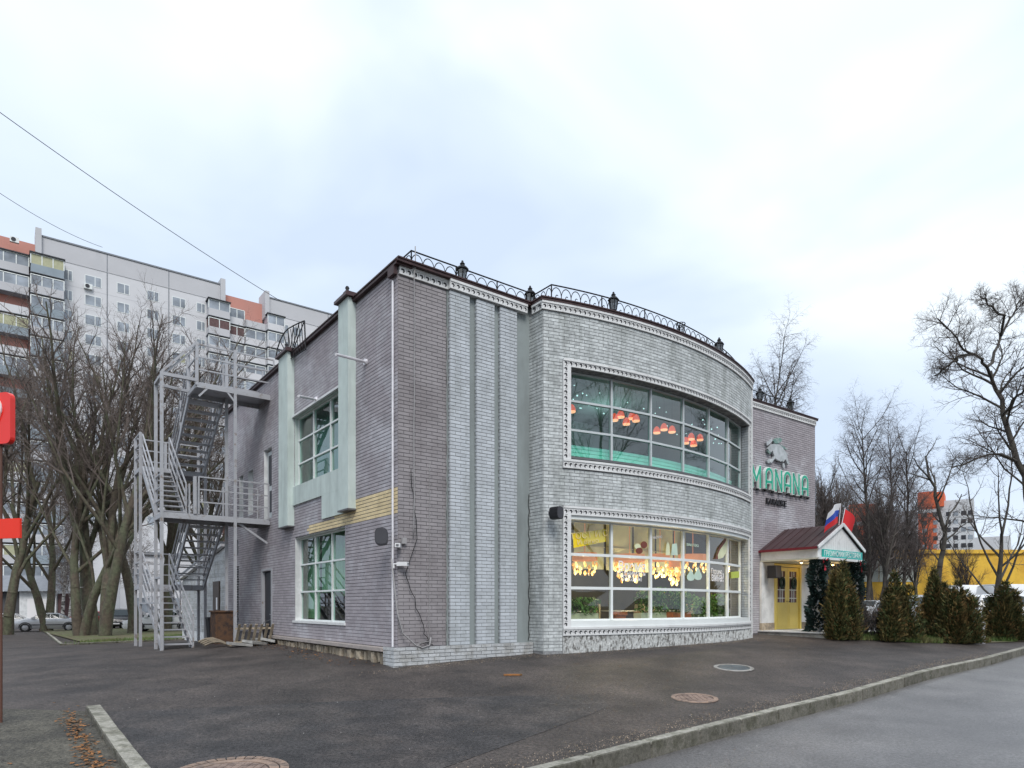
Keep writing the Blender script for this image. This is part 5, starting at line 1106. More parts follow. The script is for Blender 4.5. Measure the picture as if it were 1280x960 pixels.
# ------------------------------------------------------------------ bare trees
def frusta(segs, nside):
    """segs: array n x 8 (p0, r0, p1, r1) -> vertices, quads"""
    s = np.asarray(segs, float); p0, r0, p1, r1 = s[:,0:3], s[:,3], s[:,4:7], s[:,7]
    d = p1-p0; L = np.linalg.norm(d, axis=1, keepdims=True); d = d/np.maximum(L, 1e-9)
    ref = np.where(np.abs(d[:,2:3]) > .9, np.array([[1.,0,0]]), np.array([[0,0,1.]])); x = np.cross(d, ref); x /= np.linalg.norm(x, axis=1, keepdims=True); y = np.cross(d, x)
    a = np.arange(nside)*2*np.pi/nside; ca, sa = np.cos(a), np.sin(a)
    ring = x[:,None,:]*ca[None,:,None] + y[:,None,:]*sa[None,:,None]
    V = np.concatenate([p0[:,None,:]+ring*r0[:,None,None], p1[:,None,:]+ring*r1[:,None,None]], 1).reshape(-1, 3)
    n = len(s); base = (np.arange(n)*2*nside)[:,None]; k = np.arange(nside)[None,:]; k2 = (k+1)%nside
    Q = np.stack([base+k, base+k2, base+nside+k2, base+nside+k], 2).reshape(-1, 4)
    return V, Q
class Tree:
    def __init__(s, seed): s.r = random.Random(seed); s.big = []; s.small = []
    def branch(s, p, d, L, r, lv, cfg):
        rnd = s.r; n = cfg['n'][lv]; st = L/n; pts = [(Vector(p), r)]; d = Vector(d).normalized()
        p = Vector(p)
        for i in range(n):
            w = cfg['wob'][lv]; d = (d + Vector((rnd.gauss(0,w), rnd.gauss(0,w), rnd.gauss(0,w)*.7 + cfg['up'][lv]))).normalized()
            p = p + d*st; pts.append((p.copy(), r*(1-(i+1)/n*cfg['tap'][lv])))
        tgt = s.big if lv <= cfg.get('biglv', 1) else s.small
        for i in range(n): a, b = pts[i], pts[i+1]; tgt.append((*a[0], a[1], *b[0], b[1]))
        s.kids(pts, L, r, lv, cfg)
    def kids(s, pts, L, r, lv, cfg):
        rnd = s.r
        if lv+1 >= len(cfg['n']): return
        k = cfg['kids'][lv]; n = len(pts)-1; az = rnd.random()*6.28
        for j in range(k):
            t = cfg['start'][lv] + (1-cfg['start'][lv])*(j+rnd.random())/k; f = t*n; i = min(int(f), n-1); q = pts[i][0].lerp(pts[i+1][0], f-i); rr = pts[i][1]
            dd = (pts[i+1][0]-pts[i][0]).normalized(); az += 2.4 + rnd.uniform(-.5,.5); an = R_(cfg['ang'][lv] + rnd.uniform(-14,14))
            o = dd.orthogonal().normalized(); o.rotate(Matrix.Rotation(az, 3, dd)); nd = dd*math.cos(an) + o*math.sin(an)
            ln = L*cfg['len'][lv]*rnd.uniform(.7,1.2)*(1.15-.55*t if lv > 0 else 1.0-.25*t); s.branch(q, nd, ln, min(rr*.75, max(cfg['rmin'], r*cfg['rad'][lv]*rnd.uniform(.8,1.1))), lv+1, cfg)
    def meshes(s):
        V, Q = frusta(s.big, 9); a = npmesh('trunk', V, Q); a.polygons.foreach_set('use_smooth', [True]*len(a.polygons))
        V, Q = frusta(s.small, 3); return a, npmesh('crown', V, Q)
LIN = dict(n=[7,6,5,4,3], wob=[.06,.12,.16,.2,.25], up=[.02,.11,.09,.06,.03], tap=[.6,.8,.85,.8,.7], kids=[8,9,8,6], start=[.28,.32,.12,.1], ang=[28,32,38,42], len=[1.15,.40,.42,.46], rad=[.38,.38,.42,.55], rmin=.009)
BIR = dict(n=[9,6,5,4,3], wob=[.035,.09,.13,.16,.2], up=[.03,.07,-.02,-.16,-.25], tap=[.85,.85,.85,.8,.6], kids=[30,10,8,5], start=[.2,.15,.1,.1], ang=[36,38,42,40], len=[.30,.46,.55,.55], rad=[.30,.42,.5,.6], rmin=.009)
UPR = dict(n=[8,6,5,4,3], wob=[.05,.09,.12,.15,.2], up=[.03,.14,.12,.10,.05], tap=[.75,.85,.85,.8,.6], kids=[15,10,8,5], start=[.34,.2,.1,.1], ang=[26,30,34,38], len=[.58,.42,.45,.5], rad=[.48,.42,.45,.6], rmin=.0095)
def make_tree(seed, H, r, cfg, lean=(0,0), forks=1):
    T = Tree(seed)
    if forks == 1: T.branch((0,0,-.3), (lean[0],lean[1],1), H*.55 if cfg is not BIR else H*.95, r, 0, cfg)
    else:
        for k in range(forks):
            a = k*6.28/forks + seed; T.branch((.25*r*math.cos(a),.25*r*math.sin(a),-.3), (lean[0]+.16*math.cos(a), lean[1]+.16*math.sin(a), 1), H*.55*(.85+.2*T.r.random()), r*.72, 0, cfg)
    return T.meshes()
LIB = {}
def put_tree(key, u, v, Y, label, group, bark='bark', twig='twig', rot=0, scale=1.0, zb=None):
    X = (u-CX)/F*Y; z = g1(X, Y) if zb is None else zb; a, b = LIB[key]
    t = thing('bare_tree', label, 'tree', (X, Y, z), rot, group); t.scale = (scale,)*3
    for nm, me, mt in (('trunk', a, bark), ('crown', b, twig)):
        o = bpy.data.objects.new(nm, me); col.objects.link(o); o.parent = t
        if len(me.materials) == 0: me.materials.append(MAT[mt])
        o.material_slots[0].link = 'OBJECT'; o.material_slots[0].material = MAT[mt]
    return t
LIB['a'] = make_tree(21, 18, .40, LIN, (-.02,0)); LIB['b'] = make_tree(22, 17, .36, LIN, (.05,0), 2); LIB['c'] = make_tree(23, 18, .42, LIN, (.02,.02), 2); LIB['d'] = make_tree(24, 17, .30, LIN, (-.05,0))
LIB['e'] = make_tree(31, 17, .20, BIR); LIB['f'] = make_tree(32, 16, .18, BIR); LIB['g'] = make_tree(41, 15, .24, UPR); LIB['h'] = make_tree(42, 14, .22, UPR, (.04,0), 2)
L_ = 'bare trees left of the stair'
left = [('d',10,42,1.4,1.1,'bare tree with two leaning stems beside the silver car bonnet'),('b',101,37,0,1.07,'thick forked bare tree leaning over the boot of the silver car'),('a',116,38.5,2.1,1.1,'straight mossy bare tree between two thicker forked trunks'),('c',131,36,.9,1.07,'thickest bare tree on the lawn with low side limb'),('d',166,40,4,1.08,'slender bare tree behind the stair posts'),
 ('a',-30,41,1.2,1.05,'bare tree rising behind the red sign box'),('c',58,50,3,1.05,'bare tree behind the silver car between the birches'),('a',205,43,5,1.08,'bare tree seen through the stair treads'),('b',262,46,2,1.05,'bare tree behind the right hand stair flight'),('c',310,52,1,1.0,'bare tree behind the far end of the side wall'),('d',238,52,.7,1.1,'bare tree just behind the stair top landing')]
for (k, u, Y, rot, sc, lab) in left: put_tree(k, u, 0, Y, lab, L_, rot=rot, scale=sc)
for (k, u, Y, rot, lab) in [('e',78,62,0,'white barked birch beyond the silver car'),('f',87,60,1,'second white barked birch with paler stem beyond the car'),('e',166,58,2,'white barked birch near the dark parked cars')]: put_tree(k, u, 0, Y, lab, 'birches beyond the parked cars', 'birch_bark', 'twig', rot, .8)
R2 = 'bare trees behind the entrance'
for (k, u, Y, rot, sc, lab) in [('e',948,52,0,1.22,'tall drooping birch rising above the sign wall parapet'),('f',985,56,2,1.05,'drooping birch behind the end of the roof railing'),('g',1030,44,0,.92,'upright bare tree just past the corner of the sign wall'),('h',1058,47,2,1.0,'many stemmed bare tree behind the tricolour flag'),('f',1085,50,1,.98,'drooping birch behind the teal sign board'),('g',1108,46,3,.88,'upright bare tree behind the second evergreen shrub'),('e',1130,55,4,.85,'drooping birch before the orange tower'),('h',1000,60,5,1.0,'bare tree hidden low behind the sign wall'),('g',1075,60,1.3,1.0,'bare tree farther back between the flags and the orange block'),('f',1165,62,2.2,.72,'thin drooping birch beside the orange tower'),('h',1212,58,3,.62,'low bare tree in front of the white tower'),('g',1045,52,4.2,1.0,'upright bare tree filling the gap behind the flag poles'),('h',1095,53,.6,.95,'many stemmed bare tree behind the leafless bush'),('f',1122,60,3.3,1.0,'tall thin birch left of the orange tower'),('g',1145,57,5.1,.75,'short upright bare tree at the foot of the orange tower')]:
    put_tree(k, u, 0, Y, lab, R2, 'bark_dark', 'twig_birch' if k in 'ef' else 'twig_dark', rot, sc)
LIB['g2'] = make_tree(43, 9, .17, dict(LIN, ang=[40,42,45,45], kids=[8,6,5,4])); put_tree('g2', 1243, 0, 33, 'spreading bare tree above the white vans', R2, 'bark_dark', 'twig_dark', .5, 1.0)
# two trees built along limbs followed from the photograph
def limb_tree(name, label, Y, limbs, cfg, seed, rscale=1.0, dy=1.5):
    T = Tree(seed); base = px(*limbs[0][0][0], Y); base.z = g1(base.x, base.y)
    spine = []
    for (pts, r0, r1, dd) in limbs:
        n = len(pts); q = []
        for i, (u, v) in enumerate(pts):
            yy = Y + dd*i/(n-1); p = px(u, v, yy) - base; q.append((p, r0+(r1-r0)*i/(n-1)))
        # refine
        q2 = []
        for i in range(n-1):
            for k in range(3): t = k/3; q2.append((q[i][0].lerp(q[i+1][0], t)+Vector((T.r.gauss(0,.03),T.r.gauss(0,.03),T.r.gauss(0,.03)))*(1 if i or k else 0), q[i][1]*(1-t)+q[i+1][1]*t))
        q2.append(q[-1])
        if spine: q2[0] = (min(spine, key=lambda s_: (s_-q2[0][0]).length).copy(), q2[0][1])
        spine += [p_[0] for p_ in q2]
        for i in range(len(q2)-1): a, b = q2[i], q2[i+1]; T.big.append((*a[0], a[1], *b[0], b[1]))
        L = sum((q2[i+1][0]-q2[i][0]).length for i in range(len(q2)-1)); T.kids(q2, L*rscale, r0, 0, cfg)
    a, b = T.meshes(); t = thing(name, label, 'tree', base); link('trunk', a, 'bark_dark', t); link('crown', b, 'twig_dark', t)
CF = dict(n=[6,6,5,4,3], wob=[.1,.16,.2,.24,.28], up=[0,.06,.05,.04,.03], tap=[.6,.8,.8,.8,.6], kids=[18,10,7,4], start=[.26,.15,.1,.1], ang=[55,48,45,45], len=[.27,.5,.5,.5], rad=[.30,.45,.5,.6], rmin=.006)
limb_tree('bare_tree', 'large dark bare tree leaning in over the street from the right', 21, [
 ([(1318,815),(1300,700),(1283,620),(1266,555),(1248,500),(1238,464)], .135, .05, 1), ([(1238,464),(1224,448),(1206,438),(1190,415),(1172,398)], .048, .014, -1.5), ([(1238,464),(1248,432),(1262,400),(1272,382),(1282,368)], .048, .014, 1.5),
 ([(1272,575),(1240,566),(1215,575),(1190,585)], .045, .013, -1), ([(1254,515),(1270,495),(1290,480),(1310,470)], .045, .015, -2), ([(1283,620),(1310,560),(1340,500),(1360,450)], .09, .03, 2), ([(1206,438),(1195,450),(1180,460),(1168,470)], .04,.02,.5), ([(1262,400),(1240,385),(1225,372)], .04,.015,-.5)], CF, 61, 1.0)
limb_tree('bare_tree', 'slender curving bare tree rising in front of the orange tower', 29, [([(1168,790),(1171,730),(1176,700),(1181,665),(1172,630),(1163,600),(1157,570)], .14, .035, .5), ([(1181,665),(1190,640),(1202,618)], .05, .02, 1), ([(1163,600),(1150,585),(1140,572)], .04, .015, -1), ([(1172,630),(1185,600),(1192,575)], .04, .015, .4)], dict(CF, kids=[8,5,4,3]), 62, .8)
# trees across the street that the glass mirrors
for (k, X, Y, rot, lab) in [('b',17,-2,0,'bare tree across the street mirrored in the curved glass'),('c',24,4,2,'bare tree farther along across the street'),('a',8,-13,1,'bare tree behind the photographer across the street'),('d',-16,-6,1,'bare tree on the footway side opposite the side wall')]:
    t = put_tree(k, 640, 0, 10, lab, 'bare trees across the street', rot=rot); t.location = (X, Y, g1(X, Y)-.15)
# ------------------------------------------------------------------ evergreen shrubs
def shrub(u, v, h, w, label, seed, mat='thuja'):
    p = ghit(u, v); t = thing('evergreen_shrub', label, 'shrub', p, 0, 'brown green evergreen shrubs in the bed'); rnd = random.Random(seed)
    MB().tube([(0,0,-.1),(.02,0,h*.4),(0,.02,h*.85)], [.05,.035,.01], 6).build('stem', 'bark_dark', t)
    lobes = [(rnd.uniform(-.27,.27)*w, rnd.uniform(-.27,.27)*w, rnd.uniform(.45,.92)*h, rnd.uniform(.16,.27)*w) for _ in range(13)] + [(0,0,h,.17*w)]
    def f():
        lx, ly, lh, lw = random.choice(lobes); z = random.random()**1.1*lh; prof = max(.04, (1-z/lh)**.5 * (1 if z > .3*lh else .55+.45*z/(.3*lh))); an = random.random()*6.28; r = lw*prof*(.3+.75*random.random()**.5)*(1+.3*math.sin(3*an+z*5+seed))
        return ((lx*(1-.25*z/lh)+r*math.cos(an), ly*(1-.25*z/lh)+r*math.sin(an), z), (math.cos(an), math.sin(an), .5))
    n = int(13000*h*w/2.6); c = sprays('crown', f, n, .12, 'thuja_green', t, up=.45, seed=seed, wid=(.09,.2))
    def f2():
        (x, y, z), nr = f(); k = 1.0 + .28*random.random()**2; return ((x*k, y*k, z*(1+.04*random.random())), nr)
    sprays('long_shoots', f2, int(n*.10), .20, mat, t, up=.7, seed=seed+90, wid=(.05,.09))
    sprays('brown_tips', f2, int(n*.55), .10, mat, t, up=.5, seed=seed+50, wid=(.09,.18))
shrub(1054, 800, 2.35, 1.15, 'dark evergreen shrub beside the fir wrapped porch column', 1); shrub(1118, 801.5, 2.05, 1.5, 'brown tinted evergreen shrub standing alone behind the grass strip', 2); shrub(1168, 799, 2.25, 1.4, 'brown tipped evergreen shrub under the curving bare tree', 3); shrub(1198, 804, 1.85, 1.45, 'low evergreen shrub closest to the street kerb', 4); shrub(1256, 800.5, 1.95, 1.55, 'wide evergreen shrub past the metal bollard', 5)
# twiggy bush, bollard, low rail
T = Tree(77)
for k in range(22): a = random.random()*6.28; T.branch((random.uniform(-.2,.2),random.uniform(-.2,.2),-.05), (math.cos(a)*.35, math.sin(a)*.35, 1), random.uniform(.9,1.6), .012, 2, dict(LIN, biglv=2))
a, b = T.meshes(); t = thing('twiggy_bush', 'leafless twiggy bush between two evergreen shrubs', 'bush', ghit(1083, 799)); link('stem', a, 'bark_dark', t); link('crown', b, 'twig_dark', t)
p = ghit(1229, 804.5); t = thing('bollard', 'grey metal bollard at the end of the planting bed', 'bollard', p); MB().lathe([(.055,-.1),(.055,.62),(.06,.62),(.06,.66),(.0,.69)], 12).build('post', 'steel_grey', t); MB().lathe([(.058,.45),(.058,.53)], 12).build('band', 'sign_white', t)
kerb_run('bed_kerb', [(B4.x-4+k*1.0, B4.y+1.2+k*.25) for k in range(8)], '', width=.12, top=.10)
o = MB().box(-1.0,1.0,-.06,.06,0,.07).build('fallen_board', 'white_trim'); q = ghit(1094, 799); o.location = q + Vector((0,.3,.05)); o.rotation_euler = (0,.05,-.5); tag(o, 'pale board lying in the bed beside the shrubs', 'board')
# ------------------------------------------------------------------ apartment block
def frame_at(u, Y, d): return Vector(((u-CX)/F*Y, Y, 0)), Vector((d[0], d[1], 0)).normalized()
Q0, D0 = frame_at(152, 98, (.8, .6))
AP = thing('apartment_block', 'tall white and salmon panel apartment block with glazed balconies', 'building', (Q0.x, Q0.y, 0), ROT)
def su(u): dx = (u-CX)/F; t = (Q0.x*.6 - Q0.y*.8)/(dx*.6-.8)  ; return (dx*t-Q0.x)*.8 + (t-Q0.y)*.6
ZR = 52.3; FLH = 2.8; ZW = 47.9                                # roof, floor height, centre of top window row
def sec(u0, u1, mat, z1=ZR, d=0, name='facade'):
    s0, s1 = su(u0), su(u1); o = MB().box(s0+.02, s1-.02, d, 14, -1, z1).build(name, mat, AP); return s0, s1
sec(-120, 48, 'panel_salmon', ZR-.8, 1.2); s0, s1 = sec(48, 278, 'panel_white', ZR); sec(280, 331, 'panel_salmon', ZR-.8, 1.2); s2, s3 = sec(333, 560, 'panel_white', ZR)
for (a, b) in ((s0, s1), (s2, s3)):
    MB().box(a+.03, b-.03, -.04, -.002, ZW+1.85, ZR-.05).build('parapet_band', 'panel_grey', AP); MB().box(a, b, -.15, 14, ZR+.001, ZR+.2).build('coping', 'roof_grey', AP)
    MB().box(a, b, -.06, -.002, ZW+1.78, ZW+1.85).build('string_course', 'panel_grey', AP)
    for k in range(1, 14): MB().box(a, b, -.012, -.001, ZW+1.4-k*FLH, ZW+1.44-k*FLH).build('panel_joint', 'panel_grey', AP)
for u in (48, 278, 333): s = su(u); MB().box(s-.35, s+.35, -.5, 3, ZW+1.0, ZR+.9).build('roof_fin', 'panel_grey', AP)
for u in (134, 211, 410, 480): s = su(u); MB().box(s-.06, s+.06, -.05, -.002, 0, ZR).build('panel_joint', 'roof_grey', AP)
def window(s, z, w, h=1.3, mat='far_glass', d=0, leaf=.62):
    w *= .85
    fr = MB().box(s-w/2-.09, s+w/2+.09, d-.035, d-.002, z-h/2-.09, z+h/2+.09).build('window', 'pvc_white', AP)
    MB().box(s-w/2, s-w/2+w*leaf-.05, d-.045, d-.036, z-h/2, z+h/2).build('pane', mat, fr); MB().box(s-w/2+w*leaf+.05, s+w/2, d-.045, d-.036, z-h/2, z+h/2).build('pane', 'far_glass' if random.random() < .93 else 'far_curtain', fr)
random.seed(9)
for k in range(13):
    z = ZW - k*FLH
    for (u, w) in ((84,1.3),(116.5,2.2),(154,1.7),(191,1.7),(223.5,2.0),(251,1.3)) + (((355,1.6),(372,1.6),(395,1.6)) if k < 4 else ()): window(su(u), z, w, mat='far_glass' if random.random() < .93 else 'far_curtain')
def balcony(ua, ub, dep, z, lower, up, roof=False):
    a, b = su(ua), su(ub); bl = MB().box(a, b, -dep, 1.19, z-1.55, z-.45).build('balcony', lower, AP)
    MB().box(a-.08, b+.08, -dep-.08, 1.18, z-1.62, z-1.551).build('slab', 'roof_grey', bl)
    if up: 
        MB().box(a+.05, b-.05, -dep+.05, 1.17, z-.449, z+.95).build('glazing', up, bl); n = max(2, int((b-a)/1.1))
        for i in range(n+1): s = a+(b-a)*i/n; MB().box(s-.06, s+.06, -dep-.01, -dep+.04, z-.449, z+.95).build('mullion', 'pvc_white', bl)
        MB().box(a, b, -dep-.01, -dep+.04, z+.85, z+.97).build('rail', 'pvc_white', bl)
    if roof: MB().box(a-.15, b+.15, -dep-.2, 1.17, z+.971, z+1.12).build('balcony_roof', 'far_dark', bl)
for k in range(17):
    z = ZW - k*FLH + .2; pick = lambda: random.choice(['far_glass','far_glass','far_glass','far_curtain',None])
    balcony(-60, -14, .2, z, random.choice(['panel_blue','panel_white','panel_grey']), pick() if k else 'far_glass', k == 0); balcony(-12, 36, .25, z, random.choice(['panel_blue','panel_grey','panel_white']), 'far_glass' if k < 2 else pick(), k == 0); balcony(38, 79, 1.7, z, 'panel_blue' if k % 2 == 0 else 'panel_grey', 'far_curtain' if k == 0 else 'far_glass', k == 0)
    if k > 11: continue
    balcony(258, 284, 1.6, z, 'panel_grey', 'far_glass' if k != 1 else 'far_brown', k == 0); balcony(286, 305, .3, z, 'panel_white', 'far_glass' if k != 1 else 'far_brown'); balcony(306, 331, .5, z, 'panel_white' if k else 'panel_grey', None if k == 0 else 'far_glass'); balcony(331.5, 352, 1.5, z, 'panel_white', 'far_glass', k == 0)
def airc(u, v):
    t = su(u); z = CAMZ + (HZ-v)/F*(Q0.y+t*.6); o = MB().box(t-.5, t+.5, -.45, -.05, z-.35, z+.35).build('air_conditioner', 'pvc_white', AP); MB().lathe([(0,0),(.26,0),(.28,.02)],12,c=(0,0,0)).build('fan','far_dark',o).rotation_euler=(R_(90),0,0); o.children[0].location=(t-.1,-.46,z)
airc(110, 359); airc(18, 301)
# ------------------------------------------------------------------ right background blocks
def tower(u0, u1, Y, vt, mats, label, wins, uo=None):
    X0, X1 = (u0-CX)/F*Y, (u1-CX)/F*Y; zt = CAMZ+(HZ-vt)/F*Y; t = thing('tower_block', label, 'building', (X0, Y, 0), -math.atan2((X0+X1)/2, Y)-.04); w = (X1-X0)*math.cos(math.atan2((X0+X1)/2, Y))
    if uo:
        wo = (uo-u0)/(u1-u0)*w; MB().box(0, wo, -1.0, 14, -1, zt).build('facade', mats[0], t); MB().box(wo+.01, w, .2, 14, -1, zt-3.5).build('facade', mats[1], t); MB().box(-.2, wo+2.2, -1.4, 12, zt-5.5, zt-.4).build('roof_band', mats[0], t)
        MB().box(0, wo, -1.05, -1.001, zt-7.5, zt-6.2).build('band', mats[1], t)
    else: MB().box(0, w, 0, 14, -1, zt).build('facade', mats[0], t); wo = 0
    n = int((zt-8)/2.8)
    for k in range(n):
        z = zt-9-k*2.8
        if z < 9: break
        for s in wins: x = s*w; yy = -1.0 if (uo and x < wo) else (.2 if uo else 0); MB().box(x-.7, x+.7, yy-.06, yy-.002, z, z+1.5).build('window', 'far_dark' if random.random() < .6 else 'far_glass', t)
tower(1148, 1216, 240, 616, ('tower_orange','tower_white'), 'orange and white tower block right of the curving tree', (.12,.32,.55,.68,.82,.94), 1171); tower(1062, 1112, 235, 631, ('tower_orange','tower_grey'), 'orange and grey tower block behind the red flag', (.15,.4,.65,.85), 1086)
tower(1112, 1146, 300, 640, ('tower_grey',), 'distant grey tower block between the two orange ones', (.2,.5,.8)); tower(1216, 1262, 280, 672, ('tower_white',), 'distant low white block right of the orange tower', (.15,.35,.6,.85)); tower(1020,1060,260,650,('tower_white',),'distant pale block partly hidden by the sign wall',(.2,.5,.8))
def shop():
    Y = 62; X0, X1 = (1040-CX)/F*Y, (1420-CX)/F*Y; zt = CAMZ+(HZ-692)/F*Y; t = thing('shop_building', 'long low yellow shop with pale green wall panels', 'building', (X0, Y, 0)); w = X1-X0
    MB().box(0, w, 0, 12, -.5, zt).build('facade', 'shop_yellow', t); MB().box(-.1, w+.1, -.2, 12.1, zt+.001, zt+.35).build('parapet', 'shop_yellow', t)
    x = 1.5
    x = 2.6
    for k in range(3): MB().box(x+k*1.75, x+k*1.75+1.68, -.06, -.002, zt-2.6, zt-.5).build('wall_panel', 'shop_panel', t)
    for k in range(6): MB().box(9.2+k*1.5, 10.2+k*1.5, -.07, -.002, 1.2, 3.3).build('window', 'shop_dark', t)
    for k in range(10):
        f = MB().box(19.0+k*2.0, 20.3+k*2.0, -.06, -.002, 1.4+.3*(k%2), 3.4).build('window', 'shop_dark', t); MB().box(19.6+k*2, 19.68+k*2, -.075, -.061, 1.4+.3*(k%2), 3.4).build('mullion', 'shop_yellow', f)
    MB().box(0, w, -.25, -.001, .0, .9).build('base', 'shop_dark', t); MB().box(18.6, w, -.9, 0, zt-.9, zt-.3).build('fascia', 'roof_grey', t)
shop()
# ------------------------------------------------------------------ left background: garage, low store
t = thing('white_garage', 'white garage with grey pitched roof behind the silver car', 'building', px(30, 0, 62)*1.0, .1); t.location.z = g1(t.location.x, 62)
MB().box(-.4, 2.8, 0, 4, -.3, 3.2).build('wall', 'white_paint', t); MB().box(.3, 2.1, -.04, -.002, .1, 2.5).build('door', 'sign_white', t); MB().prism([(-3.5,-.6,3.21),(3.4,-.6,3.21),(3.2,1.4,4.6),(-3.3,1.4,4.6)], (0,.1,.1)).build('roof', 'roof_grey', t); MB().box(-3.2,-.42,.2,4,-.3,3.18).build('side_wall', 'shop_dark', t); MB().box(2.85,4.2,.2,4,-.3,3.0).build('side_wall','far_brown',t)
t = thing('low_building', 'long pale low building seen between the trunks', 'building', (-42, 72, -.3), ROT); MB().box(0, 34, 0, 10, 0, 7.5).build('wall', 'panel_white', t)
for k in range(11):
    for z in (1.2, 4.3): MB().box(1+k*3, 2.8+k*3, -.05, -.002, z, z+1.6).build('window', 'far_glass', t)
MB().box(-.3, 34.3, -.3, 10.3, 7.501, 7.8).build('roof', 'roof_grey', t)
p = px(101, 0, 50); t = thing('road_sign', 'blue and white road sign plate between the trunks', 'sign', (p.x, 50, g1(p.x, 50)), -.6); MB().tube([(0,0,-.1),(0,0,3.0)], .035, 6).build('pole', 'steel_grey', t); MB().box(-.32,.32,-.05,-.036,2.1,2.75).build('plate', 'blue_sign', t); MB().box(-.32,.32,-.05,-.036,1.65,2.08).build('plate', 'sign_white', t); MB().prism([(-.1,-.055,2.2),(.1,-.055,2.2),(.1,-.055,2.45),(.2,-.055,2.45),(0,-.055,2.68),(-.2,-.055,2.45),(-.1,-.055,2.45)], (0,.004,0)).build('arrow', 'sign_white', t)
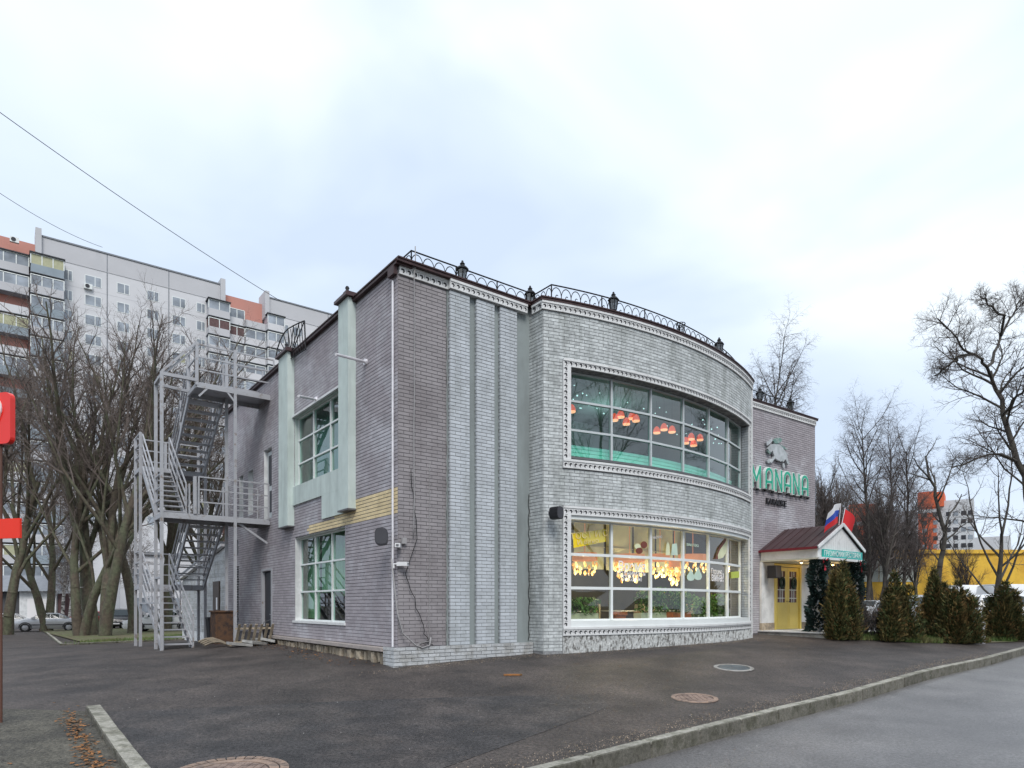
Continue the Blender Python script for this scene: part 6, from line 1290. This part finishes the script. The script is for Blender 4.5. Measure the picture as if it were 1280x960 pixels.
# ------------------------------------------------------------------ cars
def car(x, y, heading, paint, label, kind='sedan', group='parked cars', z=None):
    t = thing('parked_van' if kind == 'van' else 'parked_car', label, 'van' if kind == 'van' else 'car', (x, y, g1(x, y) if z is None else z), heading, group)
    if kind == 'sedan': L, W_, zr = 4.6, .86, 1.43; prof = [(-2.30,.55,.62),(-2.22,.80,.86),(-1.75,.92,.98),(-1.35,.95,1.04),(-.75,.96,1.38),(-.2,.96,1.43),(.45,.95,1.38),(1.05,.93,.98),(1.7,.86,.84),(2.15,.74,.72),(2.30,.5,.55)]; cab = (3, 7)
    elif kind == 'suv': L, W_, zr = 4.4, .9, 1.68; prof = [(-2.2,.6,.7),(-2.15,1.0,1.05),(-1.9,1.05,1.55),(-1.2,1.05,1.66),(-.2,1.05,1.68),(.5,1.04,1.58),(1.05,1.02,1.08),(1.7,.98,.98),(2.1,.85,.85),(2.2,.6,.62)]; cab = (1, 6)
    else: L, W_, zr = 5.3, .98, 2.3; prof = [(-2.65,.7,.8),(-2.62,1.2,2.2),(-2.3,1.2,2.3),(0,1.2,2.3),(.9,1.2,2.26),(1.5,1.18,1.75),(1.95,1.12,1.2),(2.5,1.0,1.05),(2.65,.7,.72)]; cab = (1, 6)
    m = MB(); ns = len(prof); sec_n = 8
    for i, (xx, belt, top) in enumerate(prof):
        e = .82 if i in (0, ns-1) else (.94 if i in (1, ns-2) else 1.0); w = W_*e; tw = w*(.74 if top > belt+.15 else .93); zb = .22 if i not in (0, ns-1) else .34
        m.v += [(xx,-w*.9,zb),(xx,-w,zb+.28),(xx,-w*.985,belt),(xx,-tw,top-.03),(xx,tw,top-.03),(xx,w*.985,belt),(xx,w,zb+.28),(xx,w*.9,zb)]
    for i in range(ns-1):
        for k in range(sec_n): a, b = i*sec_n+k, i*sec_n+(k+1)%sec_n; m.f.append((a, b, b+sec_n, a+sec_n))
    m.f.append(tuple(range(sec_n))); m.f.append(tuple((ns-1)*sec_n+k for k in range(sec_n-1,-1,-1)))
    body = fix_normals(m.build('body', paint, t, smooth=False)); md = body.modifiers.new('bevel', 'BEVEL'); md.width = .05; md.segments = 2; md.limit_method = 'ANGLE'; md.angle_limit = R_(20)
    for p_ in body.data.polygons: p_.use_smooth = True
    # glass
    def P3(i, k): return Vector(m.v[i*sec_n+k])
    for side, (kb, kt) in ((-1,(2,3)), (1,(5,4))):
        for i in range(cab[0], cab[1]):
            q = [P3(i,kb).lerp(P3(i,kt),.08), P3(i+1,kb).lerp(P3(i+1,kt),.08), P3(i+1,kt).lerp(P3(i+1,kb),.14), P3(i,kt).lerp(P3(i,kb),.14)]
            if max((q[3]-q[0]).length, (q[2]-q[1]).length) < .12 or (kind == 'van' and i < 3): continue
            c = sum(q, Vector())/4; q = [c + (p_-c)*.94 + Vector((0, side*.012, .004)) for p_ in q]; MB().add(q, [(0,1,2,3)]).build('window', 'car_glass', t)
    for (i, j) in ((cab[1]-1, cab[1]), (cab[0], cab[0]+1)):
        q = [P3(i,3), P3(j,3), P3(j,4), P3(i,4)]; c = sum(q, Vector())/4; nrm = (q[1]-q[0]).cross(q[3]-q[0]).normalized(); nrm = nrm if nrm.z > 0 else -nrm
        MB().add([c+(p_-c)*.9+nrm*.015 for p_ in q], [(0,1,2,3)]).build('windscreen', 'car_glass', t)
    wr = .32 if kind != 'van' else .36
    for wx in (-L*.29, L*.29):
        for sy in (-1, 1):
            wh = MB().lathe([(wr*.62,-.10),(wr*.95,-.10),(wr,-.07),(wr,.07),(wr*.95,.10),(wr*.62,.10)], 20).build('wheel', 'tyre', t, smooth=False); wh.location = (wx, sy*(W_-.09), wr); wh.rotation_euler = (R_(90),0,0)
            MB().lathe([(0,-.085),(wr*.2,-.09),(wr*.6,-.075),(wr*.63,-.1)], 12).lathe([(0,.085),(wr*.2,.09),(wr*.6,.075),(wr*.63,.1)], 12).build('rim', 'rim', wh)
            ar = MB().tube([(wx+(wr+.05)*math.cos(a), sy*(W_+.0), wr+(wr+.05)*math.sin(a)) for a in [k*math.pi/10 for k in range(11)]], .035, 5).build('wheel_arch', 'car_trim', t)
    for sy in (-1, 1):
        MB().box(L/2-.22, L/2-.03, sy*W_*.62-.16, sy*W_*.62+.16, .58, .72).build('headlight', 'car_light', t); MB().box(-L/2+.02, -L/2+.2, sy*W_*.7-.12, sy*W_*.7+.12, .66, .86).build('tail_light', 'tail_red', t)
        MB().box(.75,.95,sy*(W_+.02)-.08,sy*(W_+.02)+.08,.95,1.08).build('mirror', paint, t); MB().box(-L*.3,L*.3,sy*W_*1.0-.012,sy*W_*1.0+.012,.48,.55).build('trim_strip', 'car_trim', t)
        for hx in (-.55,.35): MB().box(hx-.1,hx+.1,sy*(W_*.99)-.015,sy*(W_*.99)+.015,.80,.84).build('door_handle', paint, t)
    MB().box(L/2-.02,L/2+.02,-.25,.25,.4,.5).build('number_plate', 'sign_white', t)
    return t
p = px(60, 0, 50.5); car(p.x, p.y, R_(211), 'car_silver', 'silver sedan parked behind the lawn trees')
p = px(4, 0, 50); car(p.x, p.y, R_(211), 'car_white', 'white car partly behind the two stemmed tree'); p = px(121, 0, 60); car(p.x, p.y, R_(60), 'car_red', 'red car glimpsed between the tree trunks'); p = px(152, 0, 56); car(p.x, p.y, R_(-70), 'car_black', 'black car parked just left of the stair', 'suv'); p = px(168, 0, 58); car(p.x, p.y, R_(-70), 'car_black', 'second black car parked behind the stair posts', 'sedan'); p = px(205, 0, 44); car(p.x, p.y, R_(195), 'car_white', 'white car seen through the lower stair flight'); p = px(228, 0, 60); car(p.x, p.y, R_(200), 'car_silver', 'silver car behind the white one at the stair')
for (u, Y, h, c, k, lab) in [(1140,40,.5,'car_silver','suv','silver car behind the shrub standing alone'),(1160,36,.3,'car_silver','suv','silver car behind the brown tipped shrub'),(1232,40,.2,'car_white','van','white van left of the spreading tree'),(1285,38,.15,'car_white','van','white van at the right end of the parked row'),(1215,33,.4,'car_silver','sedan','silver sedan in front of the white vans'),(1092,42,.6,'car_white','sedan','white car behind the twiggy bush'),(1260,31,.1,'car_white','suv','white car behind the wide shrub')]:
    p = px(u, 0, Y); car(p.x, p.y, h, c, lab, k, 'vehicles behind the planting bed')
